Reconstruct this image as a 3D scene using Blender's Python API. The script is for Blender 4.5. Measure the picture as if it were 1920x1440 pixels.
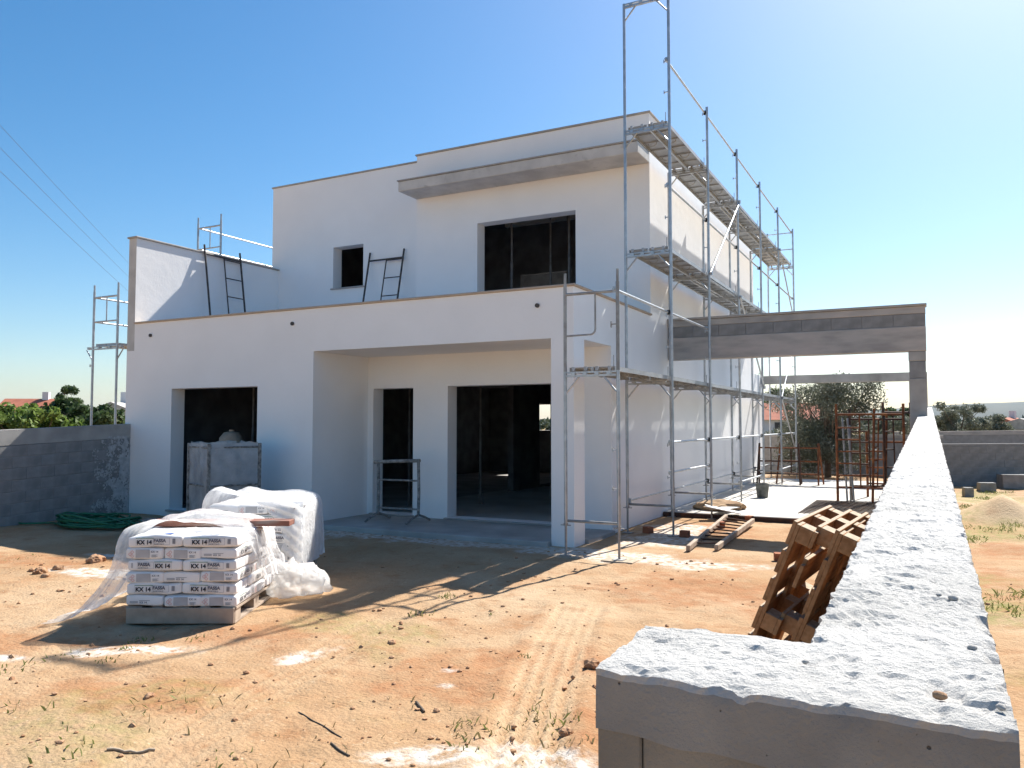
import bpy, bmesh, math, random
import numpy as np
from mathutils import Vector, Matrix, Euler
R_ = math.radians
for o in list(bpy.data.objects): bpy.data.objects.remove(o)
scene = bpy.context.scene
COL = scene.collection
random.seed(7); RNG = np.random.default_rng(7)

# ------------------------------------------------------------------ camera
F_PX, YAW, PIT, EYE = 1488.0, R_(27.7), math.atan(73/1488.0), 1.75
cam = bpy.data.cameras.new('camera'); cam.sensor_width = 36; cam.lens = F_PX/1920*36
cam.clip_start = .05; cam.clip_end = 30000
cam_o = bpy.data.objects.new('camera', cam); COL.objects.link(cam_o)
cam_o.location = (0, 0, EYE); cam_o.rotation_euler = (math.pi/2+PIT, 0, YAW)
scene.camera = cam_o
# ------------------------------------------------------------------ sky, sun, exposure
SUN = Vector((0.20, 1.0, 1.03)).normalized()
world = bpy.data.worlds.new('World'); scene.world = world; world.use_nodes = True
wn = world.node_tree.nodes; wl = world.node_tree.links
sky = wn.new('ShaderNodeTexSky'); sky.sky_type = 'NISHITA'; sky.sun_disc = False
sky.sun_elevation = math.asin(SUN.z); sky.sun_rotation = math.atan2(SUN.x, SUN.y)
sky.altitude = 100; sky.air_density = 1.0; sky.dust_density = 0.9; sky.ozone_density = 2.5
hs = wn.new('ShaderNodeHueSaturation'); hs.inputs['Hue'].default_value = .495; hs.inputs['Saturation'].default_value = 1.36; wl.new(sky.outputs[0], hs.inputs['Color'])
wl.new(hs.outputs[0], wn['Background'].inputs[0]); wn['Background'].inputs[1].default_value = 0.0575
sun = bpy.data.lights.new('sun', 'SUN'); sun.energy = 3.75; sun.angle = R_(0.53); sun.color = (1, .955, .88)
sun_o = bpy.data.objects.new('sun', sun); COL.objects.link(sun_o)
sun_o.rotation_euler = (-SUN).to_track_quat('-Z', 'Y').to_euler()
scene.view_settings.view_transform = 'Standard'; scene.view_settings.look = 'None'
scene.view_settings.gamma = 1; scene.view_settings.use_curve_mapping = False
scene.view_settings.exposure = 1.45

# ------------------------------------------------------------------ pixel -> place
_F = np.array([-math.sin(YAW)*math.cos(PIT), math.cos(YAW)*math.cos(PIT), math.sin(PIT)])
_R = np.array([math.cos(YAW), math.sin(YAW), 0.]); _U = np.cross(_R, _F); _C = np.array([0, 0, EYE])
def at(px, py, x=None, y=None, z=None, d=None):
    r = _F+_R*(px-960)/F_PX-_U*(py-720)/F_PX
    t = (x-_C[0])/r[0] if x is not None else (y-_C[1])/r[1] if y is not None else (z-_C[2])/r[2] if z is not None else d
    return Vector(_C+r*t)

# ------------------------------------------------------------------ noise
def _hash(ix, iy, s):
    h = (ix.astype(np.int64)*374761393+iy.astype(np.int64)*668265263+s*1442695041) & 0xffffffff
    h = ((h ^ (h >> 13))*1274126177) & 0xffffffff
    return ((h ^ (h >> 16)) & 0xffff)/65535.0
def vnoise(x, y, f=1., s=0):
    x = np.asarray(x, float)*f; y = np.asarray(y, float)*f
    ix = np.floor(x); iy = np.floor(y); fx = x-ix; fy = y-iy
    fx = fx*fx*(3-2*fx); fy = fy*fy*(3-2*fy)
    a = _hash(ix, iy, s); b = _hash(ix+1, iy, s); c = _hash(ix, iy+1, s); d = _hash(ix+1, iy+1, s)
    return (a*(1-fx)+b*fx)*(1-fy)+(c*(1-fx)+d*fx)*fy
def fbm(x, y, f=1., o=4, s=0):
    r = 0; a = .5; t = 0
    for i in range(o): r = r+a*vnoise(x, y, f*2**i, s+i*17); t += a; a *= .5
    return r/t

# ------------------------------------------------------------------ object helpers
def link(o, parent=None):
    COL.objects.link(o)
    if parent is not None: o.parent = parent
    return o
def tag(o, label=None, cat=None, group=None, kind=None):
    if label: o['label'] = label
    if cat: o['category'] = cat
    if group: o['group'] = group
    if kind: o['kind'] = kind
    return o
def thing(name, label, cat, loc=(0, 0, 0), rot=(0, 0, 0), group=None):
    o = bpy.data.objects.new(name, None); link(o); o.location = loc; o.rotation_euler = rot
    o.empty_display_size = .1
    return tag(o, label, cat, group)
def copy_tree(o, parent=None):
    c = o.copy(); COL.objects.link(c); c.parent = parent
    for ch in list(o.children): copy_tree(ch, c)
    return c
class MB:
    def __init__(s): s.v = []; s.f = []; s.m = []; s.smooth = []
    def add(s, vs, fs, m=0, sm=False):
        b = len(s.v); s.v += [tuple(v) for v in vs]
        for f in fs: s.f.append(tuple(b+i for i in f)); s.m.append(m); s.smooth.append(sm)
        return s
    def box(s, a, b, M=None, m=0, jit=0):
        x0, y0, z0 = a; x1, y1, z1 = b
        vs = [Vector(p) for p in ((x0,y0,z0),(x1,y0,z0),(x1,y1,z0),(x0,y1,z0),(x0,y0,z1),(x1,y0,z1),(x1,y1,z1),(x0,y1,z1))]
        if jit: vs = [v+Vector((random.uniform(-jit, jit), random.uniform(-jit, jit), random.uniform(-jit, jit))) for v in vs]
        if M is not None: vs = [M @ v for v in vs]
        return s.add(vs, [(0,3,2,1),(4,5,6,7),(0,1,5,4),(1,2,6,5),(2,3,7,6),(3,0,4,7)], m)
    def bbox(s, a, b, r=.005, M=None, m=0):      # box with chamfered edges
        bm = bmesh.new(); bmesh.ops.create_cube(bm, size=1)
        c = [(a[i]+b[i])/2 for i in range(3)]; d = [abs(b[i]-a[i]) for i in range(3)]
        for v in bm.verts: v.co = Vector([c[i]+v.co[i]*d[i] for i in range(3)])
        bmesh.ops.bevel(bm, geom=list(bm.edges), offset=min(r, min(d)*.45), segments=1, affect='EDGES', profile=.5)
        bm.verts.index_update()
        vs = [v.co.copy() for v in bm.verts]; fs = [[v.index for v in f.verts] for f in bm.faces]; bm.free()
        if M is not None: vs = [M @ v for v in vs]
        return s.add(vs, fs, m)
    def tube(s, p, q, r, n=8, m=0, r2=None, cap=True):
        return s.path([p, q], r, n, m, r2, cap)
    def path(s, pts, r, n=8, m=0, r2=None, cap=True):
        pts = [Vector(p) for p in pts]; k = len(pts); rings = []
        for i, p in enumerate(pts):
            t = (pts[min(i+1, k-1)]-pts[max(i-1, 0)])
            if t.length < 1e-9: t = Vector((0, 0, 1))
            t.normalize()
            if i == 0:
                u = t.orthogonal().normalized()
            else:
                u = (u-t*u.dot(t))
                u = u.normalized() if u.length > 1e-6 else t.orthogonal().normalized()
            w = t.cross(u)
            rr = r[i] if isinstance(r, (list, tuple)) else (r if r2 is None else r+(r2-r)*i/(k-1))
            rings.append([p+(u*math.cos(a)+w*math.sin(a))*rr for a in (2*math.pi*j/n for j in range(n))])
        vs = [v for ring in rings for v in ring]; fs = []
        for i in range(k-1):
            for j in range(n): fs.append((i*n+j, i*n+(j+1) % n, (i+1)*n+(j+1) % n, (i+1)*n+j))
        s.add(vs, fs, m, True)
        if cap: s.add(rings[0], [tuple(range(n-1, -1, -1))], m); s.add(rings[-1], [tuple(range(n))], m)
        return s
    def grid(s, P, m=0, sm=True):        # P: array (a,b,3)
        a, b = P.shape[:2]
        fs = [(i*b+j, (i+1)*b+j, (i+1)*b+j+1, i*b+j+1) for i in range(a-1) for j in range(b-1)]
        return s.add(P.reshape(-1, 3).tolist(), fs, m, sm)
    def mesh(s, name, mats):
        me = bpy.data.meshes.new(name); me.from_pydata([tuple(v) for v in s.v], [], s.f)
        for mm in (mats if isinstance(mats, (list, tuple)) else [mats]): me.materials.append(mm)
        me.polygons.foreach_set('material_index', s.m); me.polygons.foreach_set('use_smooth', s.smooth)
        me.update(); return me
    def build(s, name, mats, parent=None, loc=None, rot=None):
        o = bpy.data.objects.new(name, s.mesh(name, mats)); link(o, parent)
        if loc is not None: o.location = loc
        if rot is not None: o.rotation_euler = rot
        return o
def arr_mesh(name, V, Fq, mat, smooth=False):
    me = bpy.data.meshes.new(name); V = np.asarray(V, np.float32); Fq = np.asarray(Fq, np.int32)
    n = len(Fq); k = Fq.shape[1]
    me.vertices.add(len(V)); me.vertices.foreach_set('co', V.ravel())
    me.loops.add(n*k); me.loops.foreach_set('vertex_index', Fq.ravel())
    me.polygons.add(n); me.polygons.foreach_set('loop_start', np.arange(0, n*k, k, dtype=np.int32))
    me.polygons.foreach_set('use_smooth', np.full(n, smooth))
    for mm in (mat if isinstance(mat, (list, tuple)) else [mat]): me.materials.append(mm)
    me.update(calc_edges=True); me.validate(); return me

# ------------------------------------------------------------------ materials
def mat(name, col, col2=None, scale=4., rough=.8, bump=0., bscale=40., metal=0., detail=6, contrast=(.35, .65), spec=.3, col3=None, s3=1., c3=(.5, .7), stretch=None):
    m = bpy.data.materials.new(name); m.use_nodes = True; nt = m.node_tree; N = nt.nodes; L = nt.links
    b = N['Principled BSDF']; b.inputs['Roughness'].default_value = rough; b.inputs['Metallic'].default_value = metal
    b.inputs['Specular IOR Level'].default_value = spec
    tc = N.new('ShaderNodeTexCoord'); src = tc.outputs['Object']
    if stretch:
        mp = N.new('ShaderNodeMapping'); mp.inputs['Scale'].default_value = stretch; L.new(src, mp.inputs[0]); src = mp.outputs[0]
    def noise(sc, ct, d=detail):
        n = N.new('ShaderNodeTexNoise'); n.inputs['Scale'].default_value = sc; n.inputs['Detail'].default_value = d; L.new(src, n.inputs[0])
        r = N.new('ShaderNodeMapRange'); r.inputs[1].default_value = ct[0]; r.inputs[2].default_value = ct[1]; L.new(n.outputs[0], r.inputs[0])
        return r.outputs[0]
    def rgb(c): return (*c, 1)
    out = None
    if col2 is None: b.inputs['Base Color'].default_value = rgb(col)
    else:
        mx = N.new('ShaderNodeMix'); mx.data_type = 'RGBA'; mx.inputs[6].default_value = rgb(col); mx.inputs[7].default_value = rgb(col2)
        L.new(noise(scale, contrast), mx.inputs[0]); out = mx.outputs[2]
        if col3 is not None:
            m2 = N.new('ShaderNodeMix'); m2.data_type = 'RGBA'; m2.inputs[7].default_value = rgb(col3); L.new(out, m2.inputs[6])
            L.new(noise(s3, c3), m2.inputs[0]); out = m2.outputs[2]
        L.new(out, b.inputs['Base Color'])
    if bump:
        n = N.new('ShaderNodeTexNoise'); n.inputs['Scale'].default_value = bscale; n.inputs['Detail'].default_value = 8; n.inputs['Roughness'].default_value = .65; L.new(src, n.inputs[0])
        bp = N.new('ShaderNodeBump'); bp.inputs['Strength'].default_value = 1; bp.inputs['Distance'].default_value = bump
        L.new(n.outputs[0], bp.inputs['Height']); L.new(bp.outputs[0], b.inputs['Normal'])
    return m
M = {}
M['plaster'] = mat('white_plaster', (.91, .895, .88), (.86, .845, .83), 1.3, .9, .006, 5, contrast=(.3, .75), col3=(.87, .855, .835), s3=.35, c3=(.5, .75))
M['splashplaster'] = mat('plaster_splash', (.50, .50, .50), (.36, .36, .36), 12, .9, .003, 50)
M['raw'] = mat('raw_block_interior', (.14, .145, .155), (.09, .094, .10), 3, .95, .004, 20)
M['concrete'] = mat('grey_concrete', (.42, .40, .375), (.31, .295, .275), 3., .9, .004, 45, col3=(.50, .48, .46), s3=1.1, c3=(.5, .72))
M['beamconc'] = mat('board_marked_concrete', (.46, .43, .40), (.33, .31, .295), 2.2, .9, .005, 40, col3=(.53, .475, .435), s3=.9, c3=(.48, .7), stretch=(1, 1, 4))
M['canopym'] = mat('pale_raw_concrete', (.60, .575, .54), (.47, .45, .425), 2.5, .9, .004, 50, col3=(.40, .38, .355), s3=6, c3=(.6, .75))
M['block'] = mat('concrete_block', (.30, .295, .29), (.22, .217, .214), 5, .95, .005, 70)
M['block2'] = mat('pale_concrete_block', (.33, .32, .31), (.26, .25, .245), 5, .95, .005, 70)
M['mortar'] = mat('mortar', (.31, .305, .30), (.25, .245, .24), 6, .95, .003, 60)
def pitted(name, c1, c2, c3, pit_col, sc=38, thr=(.10, .17), bump=.004, fine=160, extra=None):
    m = mat(name, c1, c2, 6, .95, 0, col3=c3, s3=1.7, c3=(.46, .7)); nt = m.node_tree; N = nt.nodes; L = nt.links; b = N['Principled BSDF']; src = b.inputs['Base Color'].links[0].from_socket
    tc = [n for n in N if n.type == 'TEX_COORD'][0].outputs['Object']
    v = N.new('ShaderNodeTexVoronoi'); v.inputs['Scale'].default_value = sc; v.inputs['Randomness'].default_value = 1; L.new(tc, v.inputs[0])
    nm = N.new('ShaderNodeTexNoise'); nm.inputs['Scale'].default_value = sc*.35; nm.inputs['Detail'].default_value = 3; L.new(tc, nm.inputs[0])
    ad = N.new('ShaderNodeMath'); ad.operation = 'MULTIPLY_ADD'; L.new(nm.outputs[0], ad.inputs[0]); ad.inputs[1].default_value = .75; L.new(v.outputs[0], ad.inputs[2])
    sb = N.new('ShaderNodeMath'); sb.operation = 'SUBTRACT'; sb.inputs[1].default_value = .30; L.new(ad.outputs[0], sb.inputs[0])
    r = N.new('ShaderNodeMapRange'); r.inputs[1].default_value = thr[0]; r.inputs[2].default_value = thr[1]; r.inputs[3].default_value = 1; r.inputs[4].default_value = 0; L.new(sb.outputs[0], r.inputs[0])
    mx = N.new('ShaderNodeMix'); mx.data_type = 'RGBA'; L.new(r.outputs[0], mx.inputs[0]); L.new(src, mx.inputs[6]); mx.inputs[7].default_value = (*pit_col, 1); L.new(mx.outputs[2], b.inputs['Base Color'])
    f = N.new('ShaderNodeTexNoise'); f.inputs['Scale'].default_value = fine; f.inputs['Detail'].default_value = 6; f.inputs['Roughness'].default_value = .7; L.new(tc, f.inputs[0])
    h = N.new('ShaderNodeMath'); h.operation = 'MULTIPLY_ADD'; L.new(r.outputs[0], h.inputs[0]); h.inputs[1].default_value = -1.2; L.new(f.outputs[0], h.inputs[2])
    bp = N.new('ShaderNodeBump'); bp.inputs['Distance'].default_value = bump; L.new(h.outputs[0], bp.inputs['Height']); L.new(bp.outputs[0], b.inputs['Normal']); return m
M['cap'] = pitted('rough_sunlit_concrete', (.60, .58, .545), (.50, .485, .455), (.65, .63, .60), (.19, .183, .17), 55, (.02, .09), .007, 170)  # cap top: whiter copy, its sunlit look put into the colour
M['capshade'] = pitted('shaded_concrete', (.34, .325, .30), (.255, .245, .228), (.37, .34, .30), (.10, .095, .088), 75, (.03, .10), .005, 140)  # same concrete for the cap sides, darkened: shade painted into the colour
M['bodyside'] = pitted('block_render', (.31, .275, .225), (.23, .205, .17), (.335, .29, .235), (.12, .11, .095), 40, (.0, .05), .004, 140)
M['coping'] = mat('tan_stone_coping', (.50, .40, .31), (.43, .34, .27), 5, .8, .001, 60)
M['coping_grey'] = mat('grey_stone_coping', (.42, .39, .36), (.34, .32, .30), 5, .8, .001, 60)
M['slab'] = mat('pale_slab_screed', (.56, .54, .50), (.46, .43, .385), 1.2, .95, .006, 30, col3=(.62, .60, .57), s3=.5, c3=(.5, .7))
M['porch'] = mat('dusty_slab', (.42, .405, .38), (.31, .295, .275), 2.2, .95, .006, 30, col3=(.52, .51, .49), s3=1.1, c3=(.5, .7))
M['galv'] = mat('galvanised_steel', (.52, .54, .56), (.38, .40, .42), 9, .42, 0, metal=.75, spec=.5)
M['galv_dull'] = mat('dull_galvanised_steel', (.40, .40, .39), (.27, .265, .255), 7, .55, 0, metal=.5)
M['deck'] = mat('steel_deck', (.44, .46, .48), (.34, .355, .37), 4, .5, .001, 90, metal=.35)
M['propm'] = mat('grimy_steel', (.16, .155, .15), (.09, .085, .08), 6, .7)
M['darkmetal'] = mat('dark_painted_steel', (.045, .045, .05), (.10, .085, .075), 9, .6, 0, metal=.2)
M['rust'] = mat('rusty_steel', (.22, .075, .03), (.10, .04, .022), 9, .85, .001, 90, col3=(.34, .13, .045), s3=4, c3=(.5, .68))
M['rustdark'] = mat('dark_rusty_steel', (.085, .045, .032), (.05, .035, .03), 8, .85, .001, 90, col3=(.2, .08, .035), s3=4, c3=(.52, .7))
M['splash'] = mat('mortar_splashed_steel', (.13, .125, .12), (.34, .33, .31), 18, .85, .002, 70)
M['wood'] = mat('pallet_wood', (.47, .25, .115), (.33, .165, .072), 5, .8, .0015, 50, stretch=(1, 6, 6), col3=(.52, .31, .16), s3=2, c3=(.52, .72))
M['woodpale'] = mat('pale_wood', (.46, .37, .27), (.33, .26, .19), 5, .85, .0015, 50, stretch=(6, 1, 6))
M['woodgrey'] = mat('weathered_wood', (.46, .37, .29), (.33, .26, .20), 6, .9, .0015, 50)
M['woodred'] = mat('red_brown_plank', (.27, .12, .085), (.36, .27, .22), 3, .85, .001, 50, stretch=(1, 5, 5), contrast=(.5, .68))
M['bag'] = mat('white_paper_bag', (.86, .84, .82), (.79, .77, .75), 3, .75, .003, 14, spec=.35)
M['ink'] = mat('black_ink', (.035, .035, .045), rough=.7)
M['inkgrey'] = mat('grey_ink', (.16, .16, .19), rough=.7)
M['inkpale'] = mat('pale_grey_band', (.40, .39, .40), (.52, .51, .51), 5, .7)
M['inkred'] = mat('red_ink', (.66, .24, .20), rough=.7)
M['inkgreen'] = mat('green_ink', (.05, .20, .12), rough=.7)
M['inkblue'] = mat('blue_ink', (.07, .16, .5), rough=.6)
M['brick'] = mat('clay_brick', (.34, .13, .07), (.25, .09, .05), 8, .95, .004, 60)
M['stone'] = mat('earth_clod', (.45, .28, .165), (.33, .17, .09), 9, .95, .006, 60)
M['hose'] = mat('green_hose', (.02, .13, .07), (.035, .19, .10), 5, .5, 0)
M['bucket'] = mat('dark_rubber', (.07, .078, .072), (.16, .165, .155), 8, .75, .001, 60)
M['soil'] = mat('bare_soil', (.40, .28, .17), (.30, .19, .11), 3, .95, .01, 30)
M['white'] = mat('white_board', (.72, .715, .70), (.62, .61, .59), 5, .8)
M['clay_tile'] = mat('clay_roof_tile', (.42, .15, .09), (.32, .11, .07), 1.2, .9)
M['farwall'] = mat('far_render', (.66, .67, .70), (.58, .59, .63), 1, .9)
M['glassdark'] = mat('dark_glass', (.03, .035, .045), rough=.15, spec=.5)
M['bark'] = mat('bark', (.16, .125, .095), (.10, .08, .06), 8, .95, .01, 20)
M['wire'] = mat('dark_cable', (.08, .085, .09), rough=.7)
M['rubber'] = mat('black_cable', (.02, .02, .02), rough=.6)
def leaf_mat(name, a, b, sc=.9, trans=.35):
    m = mat(name, a, b, sc, .6, 0, spec=.35); nt = m.node_tree; N = nt.nodes; L = nt.links
    p = N['Principled BSDF']; o = N['Material Output']; t = N.new('ShaderNodeBsdfTranslucent'); mx = N.new('ShaderNodeMixShader')
    src = p.inputs['Base Color'].links[0].from_socket; L.new(src, t.inputs[0])
    mx.inputs[0].default_value = trans; L.new(p.outputs[0], mx.inputs[1]); L.new(t.outputs[0], mx.inputs[2]); L.new(mx.outputs[0], o.inputs[0]); return m
M['olive'] = leaf_mat('olive_leaves', (.085, .10, .065), (.15, .16, .12), 1.5, .2)
M['olivepale'] = leaf_mat('pale_olive_leaves', (.13, .15, .10), (.21, .22, .17), 1.5, .25)
M['fig'] = leaf_mat('bright_leaves', (.10, .17, .035), (.19, .26, .06), 1.2, .4)
M['figdark'] = leaf_mat('dark_leaves', (.04, .075, .025), (.08, .12, .04), 1.2, .3)
M['forest'] = leaf_mat('far_forest', (.035, .06, .03), (.07, .09, .045), .05, .1)
M['grass'] = leaf_mat('weed_leaves', (.15, .19, .05), (.25, .25, .09), 2.5, .3)
M['drygrass'] = leaf_mat('dry_weed', (.30, .24, .12), (.20, .17, .08), 2.5, .3)
def plastic(name, alpha=.45, col=(.85, .85, .84), tr=.5):
    m = bpy.data.materials.new(name); m.use_nodes = True; nt = m.node_tree; N = nt.nodes; L = nt.links
    p = N['Principled BSDF']; o = N['Material Output']; p.inputs['Base Color'].default_value = (*col, 1); p.inputs['Roughness'].default_value = .18
    p.inputs['Specular IOR Level'].default_value = .5
    tl = N.new('ShaderNodeBsdfTranslucent'); tl.inputs[0].default_value = (*col, 1)
    tp = N.new('ShaderNodeBsdfTransparent'); a = N.new('ShaderNodeMixShader'); b = N.new('ShaderNodeMixShader')
    a.inputs[0].default_value = tr; L.new(p.outputs[0], a.inputs[1]); L.new(tl.outputs[0], a.inputs[2])
    tc = N.new('ShaderNodeTexCoord'); n = N.new('ShaderNodeTexNoise'); n.inputs['Scale'].default_value = 5; n.inputs['Detail'].default_value = 5; L.new(tc.outputs['Object'], n.inputs[0])
    r = N.new('ShaderNodeMapRange'); r.inputs[1].default_value = .3; r.inputs[2].default_value = .7; r.inputs[3].default_value = alpha-.15; r.inputs[4].default_value = alpha+.2; L.new(n.outputs[0], r.inputs[0])
    L.new(r.outputs[0], b.inputs[0]); L.new(tp.outputs[0], b.inputs[1]); L.new(a.outputs[0], b.inputs[2]); L.new(b.outputs[0], o.inputs[0])
    n2 = N.new('ShaderNodeTexNoise'); n2.inputs['Scale'].default_value = 30; n2.inputs['Detail'].default_value = 4; L.new(tc.outputs['Object'], n2.inputs[0])
    bp = N.new('ShaderNodeBump'); bp.inputs['Distance'].default_value = .02; L.new(n2.outputs[0], bp.inputs['Height']); L.new(bp.outputs[0], p.inputs['Normal'])
    return m
M['film'] = plastic('clear_plastic_film', .56, (.93, .93, .92), .6)
M['wrap'] = plastic('white_plastic_wrap', .85, (.93, .93, .93), .4)
M['cagefilm'] = plastic('dusty_plastic_film', .7, (.60, .60, .60), .3)

# ================================================================== GROUND
XR, XL, Y0 = -4.445, -14.07, 10.35          # house right and left faces, front face
def smooth(e0, e1, x):
    t = np.clip((x-e0)/(e1-e0), 0, 1); return t*t*(3-2*t)
TRACKS = [((-3.12, 7.5), (-1.45, 2.2)), ((-4.45, 6.3), (-3.45, 2.2))]
TW = [1.0, .45]
def ground_h(x, y):
    h = (fbm(x, y, .35, 3, 3)-.5)*.09+(fbm(x, y, 2.2, 4, 9)-.5)*.05+(fbm(x, y, 9, 2, 21)-.5)*.016
    h = h-.015
    near = smooth(9.0, 7.8, y)
    for (a, b), tw in zip(TRACKS, TW):
        a = np.array(a); b = np.array(b); d = b-a; L = np.hypot(*d); d = d/L
        s = (x-a[0])*d[0]+(y-a[1])*d[1]; q = (x-a[0])*-d[1]+(y-a[1])*d[0]
        q = q+.05*np.sin(s*.9)
        m = tw*smooth(.26, .2, np.abs(q))*smooth(0, .4, s)*smooth(L, L-.3, s)*smooth(.2, .4, fbm(x, y, 1.1, 2, 77))
        h = h*(1-m*.85)+m*(-.03+.02*np.cos(q*2*math.pi/.098)+.004*np.sin(s*2*math.pi/.16+np.sign(q)*q*30))
        h = h+smooth(.40, .30, np.abs(q))*smooth(.2, .28, np.abs(q))*.018*tw*smooth(0, .4, s)*smooth(L, L-.3, s)*near
    # flat where things stand, low under the house
    keep = smooth(9.3, 9.9, y)*smooth(-2.3, -3.0, x)
    h = h*(1-keep*.6)
    inh = (x > XL+.15) & (x < -.15) & (y > Y0+.15) & (y < 24.5)
    h = np.where(inh, np.where((y > 14.75) | (x < XR-.1), -.12, h*.8+.012*smooth(11, 13, y)), h)
    # sand mound and rough ground beyond the right wall
    r = np.hypot((x-1.15)/1.0, (y-17.2)/1.15)
    h = h+np.where(x > .1, .42*np.clip(1-r, 0, 1)**1.15*(.8+.4*fbm(x, y, 2, 3, 5)), 0)
    h = h+np.where(x > .1, (fbm(x, y, .8, 3, 55)-.5)*.14, 0)
    far = smooth(40, 120, np.hypot(x, y))
    return h*(1-far)
def axis(parts):
    out = []
    for a, b, s in parts:
        n = max(1, int(round((b-a)/s))); out += list(np.linspace(a, b, n, endpoint=False))
    out.append(parts[-1][1]); return np.array(out)
gx = axis([(-9000, -1500, 1500), (-1500, -200, 260), (-200, -40, 20), (-40, -17, 2), (-17, -9.2, .11), (-9.2, .6, .036), (.6, 4, .07), (4, 12, .35), (12, 60, 4), (60, 300, 40), (300, 2000, 300), (2000, 9000, 1500)])
gy = axis([(-9000, -1500, 1500), (-1500, -100, 280), (-100, -6, 8), (-6, 1.5, .5), (1.5, 2.4, .09), (2.4, 9.2, .036), (9.2, 17, .09), (17, 30, .2), (30, 60, 2), (60, 300, 30), (300, 2000, 300), (2000, 9000, 1500)])
GX, GY = np.meshgrid(gx, gy, indexing='ij')
GZ = ground_h(GX, GY)
V = np.stack([GX, GY, GZ], -1).reshape(-1, 3); na, nb = GX.shape
I = (np.arange(na-1)[:, None]*nb+np.arange(nb-1)[None]).reshape(-1)
FQ = np.stack([I, I+nb, I+nb+1, I+1], -1)
gm = bpy.data.materials.new('sandy_earth'); gm.use_nodes = True
me = arr_mesh('ground', V, FQ, gm, True)
X, Y = V[:, 0], V[:, 1]
def blob(cx, cy, rx, ry, a=0, s=1):
    c, n = math.cos(a), math.sin(a); dx = X-cx; dy = Y-cy
    u = (dx*c+dy*n)/rx; v = (-dx*n+dy*c)/ry
    r = np.hypot(u, v)+(fbm(X, Y, 3.5, 4, s)-.5)*1.5
    return smooth(1.05, .55, r)
white = np.zeros(len(V)); red = np.zeros(len(V)); green = np.zeros(len(V))
for b in [(-5.5, 4.15, .5, .2, .45, 1), (-6.2, 3.55, .35, .1, .4, 2), (-1.85, 3.75, .5, .28, .3, 3), (-2.35, 3.62, .35, .12, .5, 4), (-3.1, 4.95, .09, .06, 0, 5), (-2.95, 4.65, .05, .04, 0, 6), (-4.25, 4.75, .12, .3, -.2, 8),
          (-2.75, 9.9, 1.2, .35, .1, 9), (-3.7, 10.0, .9, .5, .2, 10), (-3.6, 12.2, .7, 1.5, 0, 11), (-8.3, 6.1, 1.0, .3, .2, 12), (-8.0, 7.8, .5, .22, .2, 31), (-7, 10.05, 3.2, .38, 0, 13), (-10.5, 9.8, 3, .5, 0, 14), (-4.3, 10.0, 1.0, .45, 0, 16), (-9.6, 6.9, .35, .2, .2, 15)]:
    white = np.maximum(white, blob(*b))
for b in [(-2.75, 5.35, .8, .55, .5, 21), (-3.0, 4.6, .7, .35, .3, 22), (-1.5, 4.6, .5, 1.6, 0, 23), (-4.5, 3.6, .8, .35, .3, 24), (-6.6, 3.9, 1.2, .3, .35, 25), (-10.2, 6.2, 1.2, .4, .1, 26), (-2.2, 8.5, 1.2, 1.0, 0, 27), (-5.0, 5.0, .9, .4, .4, 28), (.8, 4, .6, .7, 0, 29), (1.2, 13, 1.5, .9, 0, 30), (.5, 10.5, .6, 1.5, 0, 32), (-1.2, 9, .9, .5, 0, 33), (-3.2, 13, .9, .9, 0, 34)]:
    red = np.maximum(red, blob(*b))
green = np.where(X > .12, smooth(.42, .66, fbm(X, Y, .9, 4, 61))*smooth(1.0, 2.0, Y)*smooth(45, 22, Y), 0)+np.where((X < .1) & (Y < 6), .5*smooth(.56, .75, fbm(X, Y, .9, 4, 71)), 0)
green = np.where(np.hypot(X, Y) > 40, .55+.3*fbm(X, Y, .02, 2, 3), green)
pale = np.where(X > .12, smooth(1.05, .8, np.hypot((X-1.15)/1.0, (Y-17.2)/1.15))+.8*blob(1.6, 21, 1.8, 1.2, 0, 91), 0)
tr = np.zeros(len(V))
for (a, b), tw in zip(TRACKS, TW):
    a = np.array(a); b = np.array(b); d = b-a; L = np.hypot(*d); d = d/L
    s = (X-a[0])*d[0]+(Y-a[1])*d[1]; q = (X-a[0])*-d[1]+(Y-a[1])*d[0]+.05*np.sin(((X-a[0])*d[0]+(Y-a[1])*d[1])*.9)
    tr = np.maximum(tr, tw*(.5+.5*np.cos(q*2*math.pi/.098))*smooth(.3, .18, np.abs(q))*smooth(0, .4, s)*smooth(L, L-.3, s))
for nm, arr in (('white', white), ('red', red), ('green', green), ('pale', np.clip(pale+tr*.85, 0, 1))):
    at_ = me.attributes.new(nm, 'FLOAT', 'POINT'); at_.data.foreach_set('value', arr.astype(np.float32))
ground = bpy.data.objects.new('ground', me); link(ground); tag(ground, kind='structure')
nt = gm.node_tree; N = nt.nodes; L_ = nt.links; bs = N['Principled BSDF']; bs.inputs['Roughness'].default_value = .95; bs.inputs['Specular IOR Level'].default_value = .15
tc = N.new('ShaderNodeTexCoord')
def nz(scale, lo, hi, det=8, rg=.6, a=0., b=1.):
    n = N.new('ShaderNodeTexNoise'); n.inputs['Scale'].default_value = scale; n.inputs['Detail'].default_value = det; n.inputs['Roughness'].default_value = rg; L_.new(tc.outputs['Object'], n.inputs[0])
    r = N.new('ShaderNodeMapRange'); r.inputs[1].default_value = lo; r.inputs[2].default_value = hi; r.inputs[3].default_value = a; r.inputs[4].default_value = b; L_.new(n.outputs[0], r.inputs[0]); return r.outputs[0]
def mixc(a, b, f):
    mx = N.new('ShaderNodeMix'); mx.data_type = 'RGBA'
    for i, c in ((6, a), (7, b)):
        if isinstance(c, tuple): mx.inputs[i].default_value = (*c, 1)
        else: L_.new(c, mx.inputs[i])
    L_.new(f, mx.inputs[0]); return mx.outputs[2]
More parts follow.
